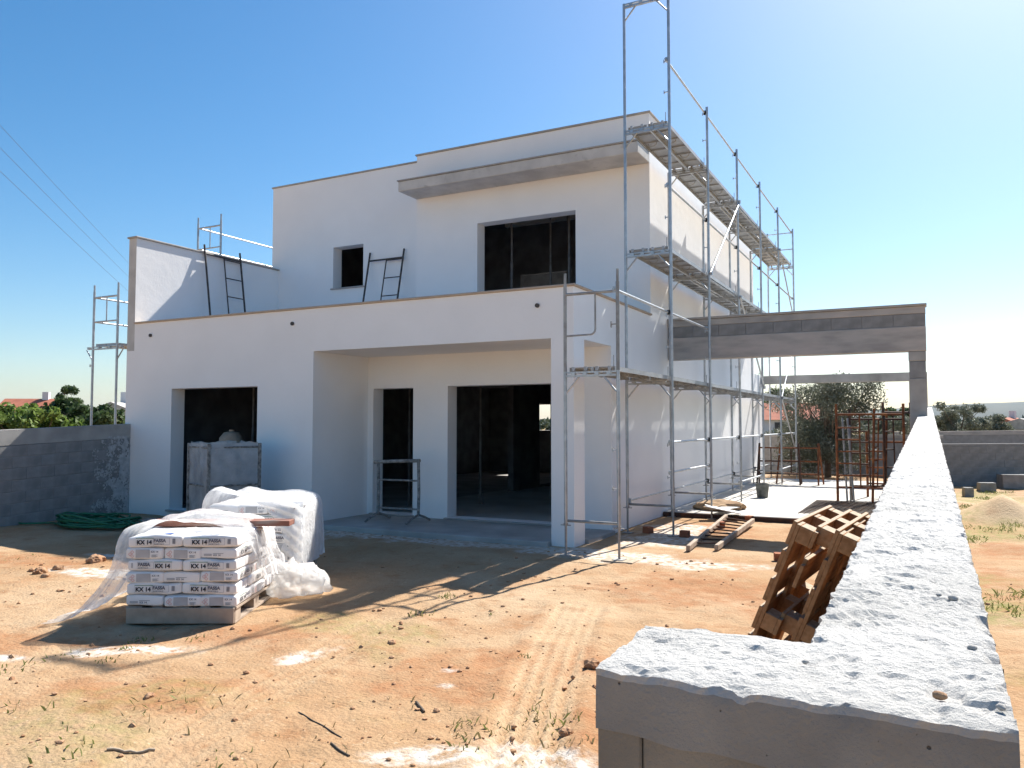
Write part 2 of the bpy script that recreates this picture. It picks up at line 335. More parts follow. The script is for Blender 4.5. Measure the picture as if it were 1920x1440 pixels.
def math_(op, a, b):
    m_ = N.new('ShaderNodeMath'); m_.operation = op; m_.use_clamp = True
    for i, c in enumerate((a, b)):
        if isinstance(c, (int, float)): m_.inputs[i].default_value = c
        else: L_.new(c, m_.inputs[i])
    return m_.outputs[0]
def attr(n):
    a = N.new('ShaderNodeAttribute'); a.attribute_name = n; return a.outputs['Fac']
c = mixc((.41, .27, .155), (.355, .215, .112), nz(.9, .35, .68))
c = mixc(c, (.46, .335, .215), nz(.35, .46, .66))
c = mixc(c, (.30, .145, .065), nz(3.2, .54, .72, a=0, b=.8))
c = mixc(c, (.33, .17, .08), nz(1.3, .5, .68, a=0, b=.6))
c = mixc(c, (.20, .11, .06), nz(60, .60, .70, 3, a=0, b=.7))
c = mixc(c, (.22, .12, .06), nz(22, .62, .72, 4, a=0, b=.8))
c = mixc(c, (.62, .49, .34), nz(30, .63, .72, 4, a=0, b=.7))
c = mixc(c, (.33, .15, .068), math_('MULTIPLY', attr('red'), nz(5, .3, .65, a=.05, b=.8)))
c = mixc(c, (.51, .38, .24), math_('MULTIPLY', attr('pale'), nz(4, .25, .6, a=.3, b=.95)))
c = mixc(c, (.22, .22, .075), math_('MULTIPLY', attr('green'), nz(9, .38, .6, a=.1, b=.85)))
c = mixc(c, (.62, .585, .53), math_('MULTIPLY', attr('white'), nz(11, .36, .6, a=.0, b=.95)))
L_.new(c, bs.inputs['Base Color'])
hsum = N.new('ShaderNodeMath'); hsum.operation = 'ADD'
n1 = N.new('ShaderNodeTexNoise'); n1.inputs['Scale'].default_value = 16; n1.inputs['Detail'].default_value = 10; n1.inputs['Roughness'].default_value = .7; L_.new(tc.outputs['Object'], n1.inputs[0])
vo = N.new('ShaderNodeTexVoronoi'); vo.inputs['Scale'].default_value = 38; L_.new(tc.outputs['Object'], vo.inputs[0])
vm = N.new('ShaderNodeMath'); vm.operation = 'MULTIPLY'; vm.inputs[1].default_value = -.25; L_.new(vo.outputs[0], vm.inputs[0])
L_.new(n1.outputs[0], hsum.inputs[0]); L_.new(vm.outputs[0], hsum.inputs[1])
bp = N.new('ShaderNodeBump'); bp.inputs['Strength'].default_value = .9; bp.inputs['Distance'].default_value = .02; L_.new(hsum.outputs[0], bp.inputs['Height']); L_.new(bp.outputs[0], bs.inputs['Normal'])
def gz(x, y): return float(ground_h(np.array([x], float), np.array([y], float))[0])

# ------------------------------------------------------------------ far hills
def hill(name, cx, cy, length, wid, h, ang, s):
    n, k = 60, 14; P = np.zeros((n+1, k+1, 3)); 
    for i in range(n+1):
        for j in range(k+1):
            u = (i/n-.5)*2; v = (j/k-.5)*2
            e = max(0, 1-abs(u)**2.2)*max(0, 1-v*v)
            z = h*e**.8*(.78+.35*float(fbm(np.array([u*3.]), np.array([v*2.+s]), 1, 4, s)[0]))-2
            lx, ly = u*length/2, v*wid/2
            P[i, j] = (cx+lx*math.cos(ang)-ly*math.sin(ang), cy+lx*math.sin(ang)+ly*math.cos(ang), z)
    o = MB().grid(P).build(name, M['hillm']); tag(o, kind='structure'); return o
M['hillm'] = mat('wooded_hillside', (.05, .07, .06), (.09, .10, .08), .004, .95)
hill('hills', 900, 4700, 3400, 1200, 118, .12, 4)
hill('hills', -2900, 3300, 2200, 1200, 22, .6, 9)

# ================================================================== voxel mesher for walls with openings
def solid(name, adds, cuts, mats, parent, chooser=None):
    def ax(i): return sorted({round(b[j][i], 4) for b in adds+cuts for j in (0, 1)})
    xs, ys, zs = ax(0), ax(1), ax(2)
    nx, ny, nz_ = len(xs)-1, len(ys)-1, len(zs)-1
    occ = np.zeros((nx+2, ny+2, nz_+2), bool)
    cx = [(xs[i]+xs[i+1])/2 for i in range(nx)]; cy = [(ys[i]+ys[i+1])/2 for i in range(ny)]; cz = [(zs[i]+zs[i+1])/2 for i in range(nz_)]
    def mark(b, val):
        ix = [i for i, c_ in enumerate(cx) if b[0][0] < c_ < b[1][0]]; iy = [i for i, c_ in enumerate(cy) if b[0][1] < c_ < b[1][1]]; iz = [i for i, c_ in enumerate(cz) if b[0][2] < c_ < b[1][2]]
        for i in ix:
            for j in iy:
                for k in iz: occ[i+1, j+1, k+1] = val
    for b in adds: mark(b, True)
    for b in cuts: mark(b, False)
    vid = {}; vs = []; fs = []; ms = []
    def vv(i, j, k):
        if (i, j, k) not in vid: vid[(i, j, k)] = len(vs); vs.append((xs[i], ys[j], zs[k]))
        return vid[(i, j, k)]
    D = [((1,0,0), [(1,0,0),(1,1,0),(1,1,1),(1,0,1)]), ((-1,0,0), [(0,0,0),(0,0,1),(0,1,1),(0,1,0)]), ((0,1,0), [(0,1,0),(0,1,1),(1,1,1),(1,1,0)]),
         ((0,-1,0), [(0,0,0),(1,0,0),(1,0,1),(0,0,1)]), ((0,0,1), [(0,0,1),(1,0,1),(1,1,1),(0,1,1)]), ((0,0,-1), [(0,0,0),(0,1,0),(1,1,0),(1,0,0)])]
    for i in range(nx):
        for j in range(ny):
            for k in range(nz_):
                if not occ[i+1, j+1, k+1]: continue
                for d, q in D:
                    if occ[i+1+d[0], j+1+d[1], k+1+d[2]]: continue
                    fs.append([vv(i+a, j+b, k+c_) for a, b, c_ in q])
                    ctr = [(cx[i], cy[j], cz[k])[t]+d[t]*((xs[i+1]-xs[i], ys[j+1]-ys[j], zs[k+1]-zs[k])[t]/2+.01) for t in range(3)]
                    ms.append(chooser(ctr, d) if chooser else 0)
    mb = MB(); mb.v = vs; mb.f = [tuple(f) for f in fs]; mb.m = ms; mb.smooth = [False]*len(fs)
    return mb.build(name, mats, parent)

# ================================================================== HOUSE
house = thing('house', 'unfinished two storey white house with flat roofs, empty openings and a front terrace', 'house', (XL, Y0, 0))
def hp(o):            # parts are modelled in world coordinates; keep them there under the house empty
    o.location = (-XL, -Y0, 0); return o
T = .3; YB = 11.85; YE = 24.83; ZF = 2.97; ZP = 3.70
RX = -9.25; PX = -4.80                       # recess left face, pillar left face
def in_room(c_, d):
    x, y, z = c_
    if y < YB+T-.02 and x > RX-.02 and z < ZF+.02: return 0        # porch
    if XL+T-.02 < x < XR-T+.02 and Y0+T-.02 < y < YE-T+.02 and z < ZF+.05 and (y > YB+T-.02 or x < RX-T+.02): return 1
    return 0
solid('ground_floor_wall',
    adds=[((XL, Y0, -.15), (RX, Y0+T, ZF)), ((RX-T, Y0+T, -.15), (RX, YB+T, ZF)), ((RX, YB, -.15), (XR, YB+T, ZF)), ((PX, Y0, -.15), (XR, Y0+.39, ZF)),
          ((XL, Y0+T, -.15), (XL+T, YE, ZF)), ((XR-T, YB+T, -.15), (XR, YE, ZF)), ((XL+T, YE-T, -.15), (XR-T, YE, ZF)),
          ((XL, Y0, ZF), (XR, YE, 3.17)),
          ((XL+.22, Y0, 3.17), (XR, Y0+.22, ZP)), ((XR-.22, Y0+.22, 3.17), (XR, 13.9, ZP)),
          ((-9.3, 17.5, -.15), (-9.15, YE-T, ZF))],  # last box: inner partition added to cut down the light indoors
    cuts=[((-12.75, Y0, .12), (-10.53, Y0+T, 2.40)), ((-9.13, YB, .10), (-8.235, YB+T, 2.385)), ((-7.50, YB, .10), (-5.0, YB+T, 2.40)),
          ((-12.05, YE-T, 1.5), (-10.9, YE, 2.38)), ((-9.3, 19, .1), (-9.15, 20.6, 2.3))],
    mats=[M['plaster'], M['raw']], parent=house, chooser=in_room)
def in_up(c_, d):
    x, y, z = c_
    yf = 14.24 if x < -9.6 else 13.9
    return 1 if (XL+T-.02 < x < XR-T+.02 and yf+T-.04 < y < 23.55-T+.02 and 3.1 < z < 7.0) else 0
YU = 23.55
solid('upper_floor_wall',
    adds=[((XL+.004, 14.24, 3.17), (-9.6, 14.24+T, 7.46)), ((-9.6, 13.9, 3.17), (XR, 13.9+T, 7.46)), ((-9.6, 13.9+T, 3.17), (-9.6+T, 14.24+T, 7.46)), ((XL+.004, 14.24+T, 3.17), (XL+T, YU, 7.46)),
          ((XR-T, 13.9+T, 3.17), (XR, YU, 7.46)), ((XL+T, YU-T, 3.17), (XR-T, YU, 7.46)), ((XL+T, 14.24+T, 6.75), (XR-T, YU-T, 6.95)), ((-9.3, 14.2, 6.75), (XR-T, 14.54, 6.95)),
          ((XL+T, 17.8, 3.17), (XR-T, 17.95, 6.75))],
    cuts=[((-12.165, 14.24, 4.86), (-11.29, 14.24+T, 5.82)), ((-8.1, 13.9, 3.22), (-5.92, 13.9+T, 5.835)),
          ((-9.9, YU-T, 3.4), (-5.2, YU, 6.1)), ((-13.2, YU-T, 3.8), (-11, YU, 5.8)), ((-9.1, 17.8, 3.17), (-7.7, 17.95, 5.5)), ((-7.0, 17.8, 3.17), (-5.0, 17.95, 5.6))],  # unseen rear openings made large to let sun into the back room
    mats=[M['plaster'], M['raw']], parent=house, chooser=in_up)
# terrace wing wall: plastered faces, raw front end
wing = solid('terrace_wing_wall', [((XL, Y0, 3.17), (XL+.22, 14.24, 5.42))], [], [M['plaster'], M['canopym']], house, lambda c_, d: 1 if d[1] == -1 else 0)
canopy = MB().bbox((-9.60, 13.22, 6.52), (XR+.004, 13.897, 6.725), .012).build('canopy', M['canopym'], house)
MB().bbox((-9.62, 13.195, 6.728), (XR+.02, 13.897, 6.752), .006).build('drip_edge', M['coping_grey'], canopy)
# copings
def cop(a, b, m='coping'): return MB().bbox(a, b, .008).build('coping', M[m], house)
cop((XL+.224, Y0-.035, ZP+.002), (XR+.035, Y0+.25, ZP+.036)); cop((XR-.25, Y0+.252, ZP+.002), (XR+.035, 13.896, ZP+.036))
cop((XL-.035, Y0-.03, 5.423), (XL+.255, 14.236, 5.458), 'coping_grey')
cop((XL-.03, 14.21, 7.463), (-9.603, 14.50, 7.496), 'coping_grey'); cop((-9.63, 13.87, 7.463), (XR+.03, 14.16, 7.50), 'coping_grey')
cop((XR-.26, 14.163, 7.463), (XR+.03, YU+.03, 7.50), 'coping_grey'); cop((XL-.03, 14.503, 7.463), (XL+.26, YU+.03, 7.496), 'coping_grey')
# sills
def sill(a, b): return MB().bbox(a, b, .006).build('sill', M['coping_grey'], house)
sill((-12.80, Y0-.06, .085), (-10.48, Y0+.28, .118)); sill((-12.21, 14.19, 4.826), (-11.25, 14.5, 4.858)); sill((-9.17, YB-.07, .075), (-8.2, YB+.28, .098)); sill((-7.54, YB-.07, .075), (-4.97, YB+.28, .098))
# overflow holes with short pipes
for px, py in ((283, 629), (549, 607), (1008, 573)):
    p = at(px, py, y=Y0); q = MB()
    q.path([(p.x, Y0-.03, p.z), (p.x, Y0+.02, p.z)], .032, 12); q.build('overflow_pipe', M['darkmetal'], house)
# porch floor slab and inner floors
MB().bbox((RX+.004, Y0-.12, -.2), (PX-.004, YB-.004, .072), .012).build('porch_slab', M['porch'], house)
MB().bbox((PX, Y0+.394, -.2), (XR+.06, YB-.004, .07), .012).build('porch_slab', M['porch'], house)
MB().box((XL+T+.004, Y0+T+.004, -.15), (RX-T-.004, YE-T-.004, .06)).build('floor_screed', M['porch'], house)
MB().box((RX-T+.004, YB+T+.004, -.15), (XR-T-.004, YE-T-.004, .062)).build('floor_screed', M['slab'], house)
# ceiling joists seen through the upper window, and steel props inside
for i in range(11):
    y = 14.9+i*.75
    MB().box((-9.2, y, 6.60), (XR-T-.01, y+.13, 6.748)).build('ceiling_joist', M['slab'], house)
for o in [c_ for c_ in house.children]: hp(o)
props = []
def prop(x, y, z0, z1):
    wh = 'the big upper window' if z0 > 3 else 'the left ground floor window' if x < -10 else 'the narrow porch doorway' if x < -8 else 'the wide porch opening'
    t = thing('steel_prop', 'thin adjustable steel prop standing behind '+wh, 'prop', (x, y, z0), group='props behind '+wh[4:])
    h = z1-z0
    MB().tube((0, 0, .006), (0, 0, h*.55), .03, 8).build('outer_tube', M['propm'], t)
    MB().tube((0, 0, h*.55), (0, 0, h-.006), .022, 8).build('inner_tube', M['propm'], t)
    MB().box((-.06, -.06, 0), (.06, .06, .006)).build('foot_plate', M['galv_dull'], t)
    MB().box((-.06, -.06, h-.006), (.06, .06, h)).build('head_plate', M['galv_dull'], t)
for x, y in ((-8.72, 12.7), (-6.6, 14.6), (-5.6, 14.0), (-8.3, 14.4), (-7.6, 16.4), (-11.9, 11.6), (-11.3, 12.6), (-10.9, 11.3), (-5.3, 15.3), (-6.9, 16.6), (-9.4, 13.4)): prop(x, y, .062, 2.965)
for x, y in ((-7.75, 14.75), (-7.1, 15.3), (-6.4, 14.7), (-6.15, 16.4), (-7.4, 16.9)): prop(x, y, 3.175, 6.745)

# patio slab at the side of the house with its dark edge board
slab = bpy.data.objects.new('patio', None); link(slab); slab.location = (-2.4, 14.55, 0); tag(slab, kind='structure')
o = MB().bbox((XR+.004, 14.55, -.2), (-.20, 24.75, .10), .012).build('concrete', M['slab'], slab); o.location = (2.4, -14.55, 0)
o = MB().box((XR+.01, 14.515, -.1), (-.22, 14.546, .092)).build('edge_board', M['rustdark'], slab); o.location = (2.4, -14.55, 0)

# ================================================================== RIGHT BOUNDARY WALL (L shaped, rough concrete top)
def wz(y): return 1.865-.032*(14.95-y)
def wedge(x, y): return (fbm(x, y, 10, 4, 5)-.5)
rw = thing('boundary_wall', 'long low concrete boundary wall with rough pale top and short return at its end', 'wall', (-.06, 1.02, 0))
def sweep(path_axis, stations, lo, hi, bottom, sections=26):
    prof = [(lo, bottom), (lo, -.03), (lo, -.012), (lo+.0015, -.003)]+[(lo+(hi-lo)*(i/sections), 0) for i in range(1, sections)]+[(hi-.0015, -.003), (hi, -.012), (hi, -.03), (hi, bottom)]
    Cc = np.array([p[0] for p in prof])[None]+0*np.array(stations)[:, None]; Dz = np.array([p[1] for p in prof])[None]+0*Cc; S = np.array(stations)[:, None]+0*Cc
    X_, Y_ = (Cc.copy(), S.copy()) if path_axis == 'y' else (S.copy(), Cc.copy())
    zt = wz(Y_); n1 = fbm(X_, Y_, 7, 3, 11)-.5; n2 = fbm(X_, Y_, 34, 4, 12)-.5; n0 = np.abs(fbm(X_, Y_, 18, 3, 15)-.5)
    edge = np.minimum(abs(Cc-lo), abs(Cc-hi)); join = (S > -.17) if path_axis == 'x' else np.zeros_like(S, bool)
    edge = np.where(join, abs(Cc-lo), edge)
    n4 = fbm(X_, Y_, 75, 2, 19)-.5; pit = np.clip((fbm(X_, Y_, 26, 2, 23)-.66)/.12, 0, 1)
    rid = np.abs(fbm(X_, Y_, 30, 3, 41)-.5); rid2 = np.abs(fbm(X_, Y_, 62, 2, 43)-.5); grit = vnoise(X_, Y_, 115, 47)-.5
    surf = zt+n1*.004+n2*.006-.0035*np.clip(.06-rid, 0, 1)/.06*smooth(.42, .62, fbm(X_, Y_, 12, 2, 51))-.0012*np.clip(.08-rid2, 0, 1)/.08+grit*.0022+n4*.0028-.006*pit
    chip = np.clip((fbm(X_, Y_, 14, 3, 31)-.66)/.08, 0, 1)
    topz = surf-(.002+.016*chip)*np.clip(1-edge/.02, 0, 1)
    sidez = zt+Dz+np.where(Dz > -.02, n1*.005+n2*.010-.012*np.clip((fbm(X_, Y_, 14, 3, 31)-.66)/.08, 0, 1), 0)
    w = (fbm(S, sidez+np.where(Cc == hi, .3, 0), 38, 3, 13)-.5)*np.where(Dz > -.02, .014, .006)*np.where(Dz == bottom, 0, 1)
    Z = np.where(Dz == 0, topz, sidez); k = np.arange(len(prof))[None]+0*Cc; far = (k > len(prof)//2) & (Dz < 0)
    W = np.where(Dz < 0, w, 0)
    if path_axis == 'y':
        X_ = X_+W
    else:
        Y_ = Y_+np.where(join & far, 0, W); Y_ = np.where(join & far, hi, Y_); Z = np.where(join & far, surf, Z)
    Z = np.where((Dz == bottom) & ~(join & far), zt+bottom-(.05*(fbm(S, S*0, 5, 3, 8)-.35)+.05*np.clip(S+.3, 0, 1) if bottom > -.2 else 0), Z)
    return np.stack([X_, Y_, Z], -1)
def vn1(x, y): return fbm(np.array([x]), np.array([y]), 7, 3, 11)[0]-.5
def vn2(x, y): return fbm(np.array([x]), np.array([y]), 34, 4, 12)[0]-.5
def vn3(x, y): return fbm(np.array([x]), np.array([y]), 16, 3, 13)[0]
NS = 38
st = list(axis([(1.26, 2.6, .0085), (2.6, 4.5, .016), (4.5, 8, .04), (8, 15, .11), (15, 25, .5)]))
P1 = sweep('y', st, -.165, .078, -.30, NS)
cap1 = MB().grid(P1[:, ::-1], 0, False)
P2 = sweep('x', list(axis([(-.408, -.165, .0075)]))[:-1]+[-.165, -.1635]+[-.165+.243*i/NS for i in range(1, NS)]+[.0765, .078], 1.02, 1.26, -.085, 38)
# crumble the ends of the short return
P2[:, :, 0] += 0
mb = MB().grid(P2, 0, False)
mb.add([tuple(p) for p in P2[0]], [tuple(range(len(P2[0])))], 0); mb.add([tuple(p) for p in P2[-1]], [tuple(range(len(P2[-1])-1, -1, -1))], 0)
def shade_sides(me_, nb_, n):  # gives the cap's side faces the copy with painted shade
    me_.materials.append(M['capshade'])
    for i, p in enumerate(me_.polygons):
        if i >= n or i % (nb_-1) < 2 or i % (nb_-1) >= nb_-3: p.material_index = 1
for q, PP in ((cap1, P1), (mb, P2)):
    o = q.build('cap', M['cap'], rw); shade_sides(o.data, PP.shape[1], (PP.shape[0]-1)*(PP.shape[1]-1)); o.location = (.06, -1.02, 0)
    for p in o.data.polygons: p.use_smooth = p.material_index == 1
# wall body below the cap: rendered blocks
def wall_part(name, mb, m):
    o = mb.build(name, m, rw); o.location = (.06, -1.02, 0); return o
def wedge_box(mb, x0, x1, y0, y1, zoff, b=-.25):
    mb.add([(x0,y0,b),(x1,y0,b),(x1,y1,b),(x0,y1,b),(x0,y0,wz(y0)+zoff),(x1,y0,wz(y0)+zoff),(x1,y1,wz(y1)+zoff),(x0,y1,wz(y1)+zoff)], [(0,3,2,1),(4,5,6,7),(0,1,5,4),(1,2,6,5),(2,3,7,6),(3,0,4,7)])
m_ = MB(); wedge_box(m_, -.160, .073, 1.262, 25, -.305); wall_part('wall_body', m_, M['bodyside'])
# return: one visible block face left of a mortar line, one right of it; concrete skin ends at an uneven line
m_ = MB(); m_.bbox((-.4065, 1.0225, -.25), (-.345, 1.258, wz(1.02)-.045), .003); wall_part('block', m_, M['bodyside'])
m_ = MB(); m_.bbox((-.343, 1.0222, -.25), (-.02, 1.258, wz(1.02)-.045), .003); wall_part('block', m_, M['bodyside'])
m_ = MB(); m_.bbox((-.018, 1.0228, -.25), (.074, 1.258, wz(1.02)-.045), .003); wall_part('block', m_, M['bodyside'])
# loose pebbles on the wall top
for i, (px, py, r) in enumerate(((1787, 1124, .006), (1823, 1215, .005), (1510, 1247, .0035), (1762, 1303, .006), (1877, 1325, .004), (1760, 1115, .0035))):
    r0 = at(px, py, d=1.)-Vector((0, 0, EYE)); k = (wz(0)-EYE)/(r0.z-.032*r0.y); p = Vector((0, 0, EYE))+r0*k
    bm = bmesh.new(); bmesh.ops.create_icosphere(bm, subdivisions=2, radius=1)
    for v in bm.verts: v.co = Vector((v.co.x*r*1.6, v.co.y*r*1.1, v.co.z*r*.9))*(1+.3*(random.random()-.5))
    me_ = bpy.data.meshes.new('pebble'); bm.to_mesh(me_); bm.free(); me_.materials.append(M['stone'] if i == 3 else M['concrete'])
    for p_ in me_.polygons: p_.use_smooth = True
    zz = p.z+.020*vn1(p.x, p.y)+.012*vn2(p.x, p.y)
    o = link(bpy.data.objects.new('pebble', me_)); o.location = (p.x, p.y, zz+r*.55); o.rotation_euler = (0, 0, random.random()*3)
    tag(o, 'small reddish pebble lying on the rough wall top' if i == 3 else 'small grey pebble lying loose on the rough wall top', 'pebble', None if i == 3 else 'pebbles on the wall top')

# ================================================================== BLOCK WALLS
BL = {}
def block_mesh(l, h, d, m):
    k = (round(l, 3), round(h, 3), round(d, 3), m)
    if k not in BL: BL[k] = MB().bbox((0, 0, 0), (l, d, h), .004).mesh('block', M[m])
    return BL[k]
def block_wall(name, label, a, b, za, zb, base, d=.2, m='block', cap=.2, capm='concrete', bl=.5, bh=.2, blocks=True):
    a = Vector((*a, 0)); b = Vector((*b, 0)); L = (b-a).length; ang = math.atan2(b.y-a.y, b.x-a.x)
    t = thing(name, label, 'wall', (a.x, a.y, 0), (0, 0, ang))
    sl = (zb-za)/L
    def top(u): return za+sl*u
    q = MB(); z0 = base
    q.add([(0,.006,z0),(L,.006,z0),(L,d-.006,z0),(0,d-.006,z0),(0,.006,top(0)-cap),(L,.006,top(L)-cap),(L,d-.006,top(L)-cap),(0,d-.006,top(0)-cap)], [(0,3,2,1),(4,5,6,7),(0,1,5,4),(1,2,6,5),(2,3,7,6),(3,0,4,7)])
    q.build('mortar_core', M['mortar'], t)
    q = MB(); e = -.004
    q.add([(0,e,top(0)-cap+.004),(L,e,top(L)-cap+.004),(L,d+.004,top(L)-cap+.004),(0,d+.004,top(0)-cap+.004),(0,e,top(0)),(L,e,top(L)),(L,d+.004,top(L)),(0,d+.004,top(0))], [(0,3,2,1),(4,5,6,7),(0,1,5,4),(1,2,6,5),(2,3,7,6),(3,0,4,7)])
    q.build('concrete_cap', M[capm], t)
    if blocks:
        n = int((za-cap-base)/bh+.001)
        for r in range(n):
            u = -(bl/2 if r % 2 else 0)
            while u < L-.02:
                u0 = max(0, u); u1 = min(L, u+bl)
                if u1-u0 > .06:
                    o = bpy.data.objects.new('block', block_mesh(u1-u0-.005, bh-.012, d, m)); link(o, t)
                    zc = top(u0)-cap-(r+1)*bh+.006
                    o.location = (u0+.006, random.uniform(-.003, .003), zc); o.rotation_euler = (0, -math.atan(sl), 0)
                u += bl
    return t
# left boundary wall: runs from the house front corner towards the street; face towards +x
lw = block_wall('boundary_wall', 'grey concrete block boundary wall running up to the left corner of the house', (-14.1, 10.34), (-14.1, 4.8), 1.73, 1.50, -.3, m='block', cap=.27, capm='concrete')
n_, k_ = 60, 90; q = MB(); vs_ = []
UU, ZZ_ = np.meshgrid(np.linspace(.0, .95, n_), np.linspace(-.1, 1.5, k_), indexing='ij'); dens = .78-UU*.9-.12*np.abs(ZZ_-.2)+(fbm(UU*7, ZZ_*5, 1, 4, 3)-.5)*1.1+(fbm(UU*40, ZZ_*40, 1, 2, 9)-.5)*.7
for i in range(n_-1):
    for j in range(k_-1):
        if dens[i, j] > .42: q.add([(UU[i, j], 0, ZZ_[i, j]), (UU[i+1, j], 0, ZZ_[i+1, j]), (UU[i+1, j+1], 0, ZZ_[i+1, j+1]), (UU[i, j+1], 0, ZZ_[i, j+1])], [(0, 1, 2, 3)])
o = q.build('plaster_splash', M['splashplaster'], lw); o.location = (0, .209, 0)
# walls at the back and right of the plot
block_wall('garden_wall', 'shaded grey block wall across the grass beyond the boundary wall', (.1, 25.2), (9.5, 30.5), 1.16, 1.22, -.2, m='block', cap=.06, capm='mortar')
block_wall('garden_wall', 'farther pale block wall with olive trees behind it', (-2.0, 33.0), (14, 40.0), 1.40, 1.62, -.2, m='block2', cap=.15, capm='beamconc', blocks=False)
block_wall('garden_wall', 'dark low wall at the back edge of the patio slab behind the olive tree', (-7.5, 29.6), (.4, 29.6), 1.35, 1.35, -.2, m='block', cap=.1, capm='concrete', blocks=False)

# ================================================================== BEAMS OVER THE PATIO
YBM = 14.93
bt = thing('concrete_beam', 'deep unfinished concrete and block beam from the house to a column on the wall', 'beam', (-2.2, YBM, 0))
def bp_(name, mb, m):
    o = mb.build(name, m, bt); o.location = (2.2, -YBM, 0); return o
x0, x1 = XR+.004, -.012
bp_('lower_beam', MB().bbox((x0, YBM, 2.955), (x1, YBM+.22, 3.38), .012), M['beamconc'])
nblk = 9; wl_ = (x1-x0)/nblk
for i in range(nblk):
    o = bpy.data.objects.new('block', block_mesh(wl_-.008, .206, .2, 'block')); link(o, bt)
    o.location = (x0+i*wl_+.004+2.2, .01+random.uniform(-.003, .003), 3.384)
bp_('mortar_core', MB().box((x0+.01, YBM+.02, 3.381), (x1-.01, YBM+.2, 3.592)), M['mortar'])
bp_('top_band', MB().bbox((x0, YBM+.002, 3.594), (x1, YBM+.22, 3.715), .008), M['beamconc'])
bp_('coping', MB().bbox((x0, YBM-.03, 3.718), (x1+.02, YBM+.25, 3.756), .006), M['coping_grey'])
col_ = thing('column', 'square concrete column standing on the boundary wall under the deep beam', 'column', (-.15, YBM, 0))
cx0, cx1 = -.285, -.02
def cp(name, a, b, m):
    o = MB().bbox(a, b, .01).build(name, M[m], col_); o.location = (.15, -YBM, 0)
cp('shaft', (cx0, YBM+.004, wz(YBM)-.3), (cx1, YBM+.24, 2.50), 'concrete'); cp('dark_band', (cx0+.008, YBM+.01, 2.502), (cx1-.006, YBM+.235, 2.79), 'block'); cp('head', (cx0, YBM+.004, 2.792), (cx1, YBM+.24, 2.952), 'concrete')
b2 = thing('concrete_beam', 'slim pale concrete beam spanning the far end of the patio', 'beam', (-2.2, 24.5, 0))
o = MB().bbox((XR+.004, 24.5, 2.91), (-.02, 24.72, 3.15), .012).build('beam', M['concrete'], b2); o.location = (2.2, -24.5, 0)
c2 = thing('column', 'rough concrete column at the far end of the patio wall', 'column', (-.15, 24.5, 0))
o = MB().bbox((-.29, 24.5, 1.5), (-.02, 24.74, 2.906), .01).build('shaft', M['concrete'], c2); o.location = (.15, -24.5, 0)

# ================================================================== SCAFFOLD ALONG THE SIDE WALL
XO, XI = -3.53, -4.27
FY = [9.66, 12.08, 14.52, 17.1, 19.7, 22.3, 25.0]
LV = [2.43, 4.48, 6.49]
sc = thing('facade_scaffold', 'tall galvanised frame scaffold with steel decks along the white side wall', 'scaffold', (XO, FY[0], 0))
def sp(name, mb, m, parent=None):
    o = mb.build(name, m, parent or sc)
    if parent is None: o.location = (-XO, -FY[0], 0)
    return o
def lift_frame(y, z0, z1, top=True, brace=True, xi=XI, xo=XO):
    q = MB()
    for x in (xi, xo): q.tube((x, y, z0), (x, y, z1), .0242, 10)
    if top:
        q.box((xi+.02, y-.02, z1-.075), (xo-.02, y+.02, z1-.045)); q.box((xi+.02, y-.016, z1-.025), (xo-.02, y+.016, z1-.004))
        if brace:
            for x, s in ((xi, 1), (xo, -1)): q.path([(x, y, z1-.30), (x+s*.2, y, z1-.07)], .013, 8)
        for i in range(4):
            x = xi+.12+(xo-xi-.24)*i/3; q.box((x-.028, y-.03, z1-.062), (x+.028, y+.03, z1-.012))
    for x, s in ((xo, 1),):
        for zz in (.5, 1.0):
            if z0+zz < z1-.2: q.box((x-.08, y-.012, z0+zz), (x-.02, y+.012, z0+zz+.012)); q.box((x-.085, y-.012, z0+zz-.02), (x-.074, y+.012, z0+zz+.035))
    return q
for i, y in enumerate(FY):
    f = sp('frame', lift_frame(y, .40, LV[0]), M['galv'])
    for x in (XI, XO):
        q = MB(); q.tube((x, y, .02), (x, y, .55), .017, 8); q.box((x-.075, y-.075, .012), (x+.075, y+.075, .020)); q.tube((x, y, .40), (x, y, .43), .032, 8); q.box((x-.07, y-.012, .40), (x+.07, y+.012, .412))
        sp('base_jack', q, M['galv_dull'], f)
    q = MB(); q.tube((XI, y+.035, .46), (XO, y+.035, .46), .018, 8); sp('bottom_transom', q, M['galv_dull'], f)
    if i > 0:
        sp('frame', lift_frame(y, LV[0]+.001, LV[1]), M['galv']); sp('frame', lift_frame(y, LV[1]+.001, LV[2]), M['galv'])
# end guard frames on the low front bay
q = MB(); y = FY[0]
for x in (XI, XO): q.tube((x, y, LV[0]+.001), (x, y, 3.58), .0242, 10); q.tube((x, y, 3.58), (x, y, 3.745), .019, 8)
q.tube((XI, y, 3.46), (XO, y, 3.46), .02, 8)
pts = [(XI+.43, y, 3.46), (XI+.43, y, 2.98)]+[(XI+.43-.07*(1-math.cos(a)), y, 2.98-.07*math.sin(a)) for a in (.4, .8, 1.2, 1.57)]+[(XI, y, 2.905)]
q.path(pts, .013, 8); q.box((XO-.09, y-.012, 3.02), (XO-.02, y+.012, 3.035)); q.box((XO-.095, y-.015, 2.985), (XO-.083, y+.015, 3.065))
sp('end_guard_frame', q, M['galv_dull'])
# tall frame standing on the second bay
sp('frame', lift_frame(FY[1], LV[2]+.001, 8.60), M['galv'])
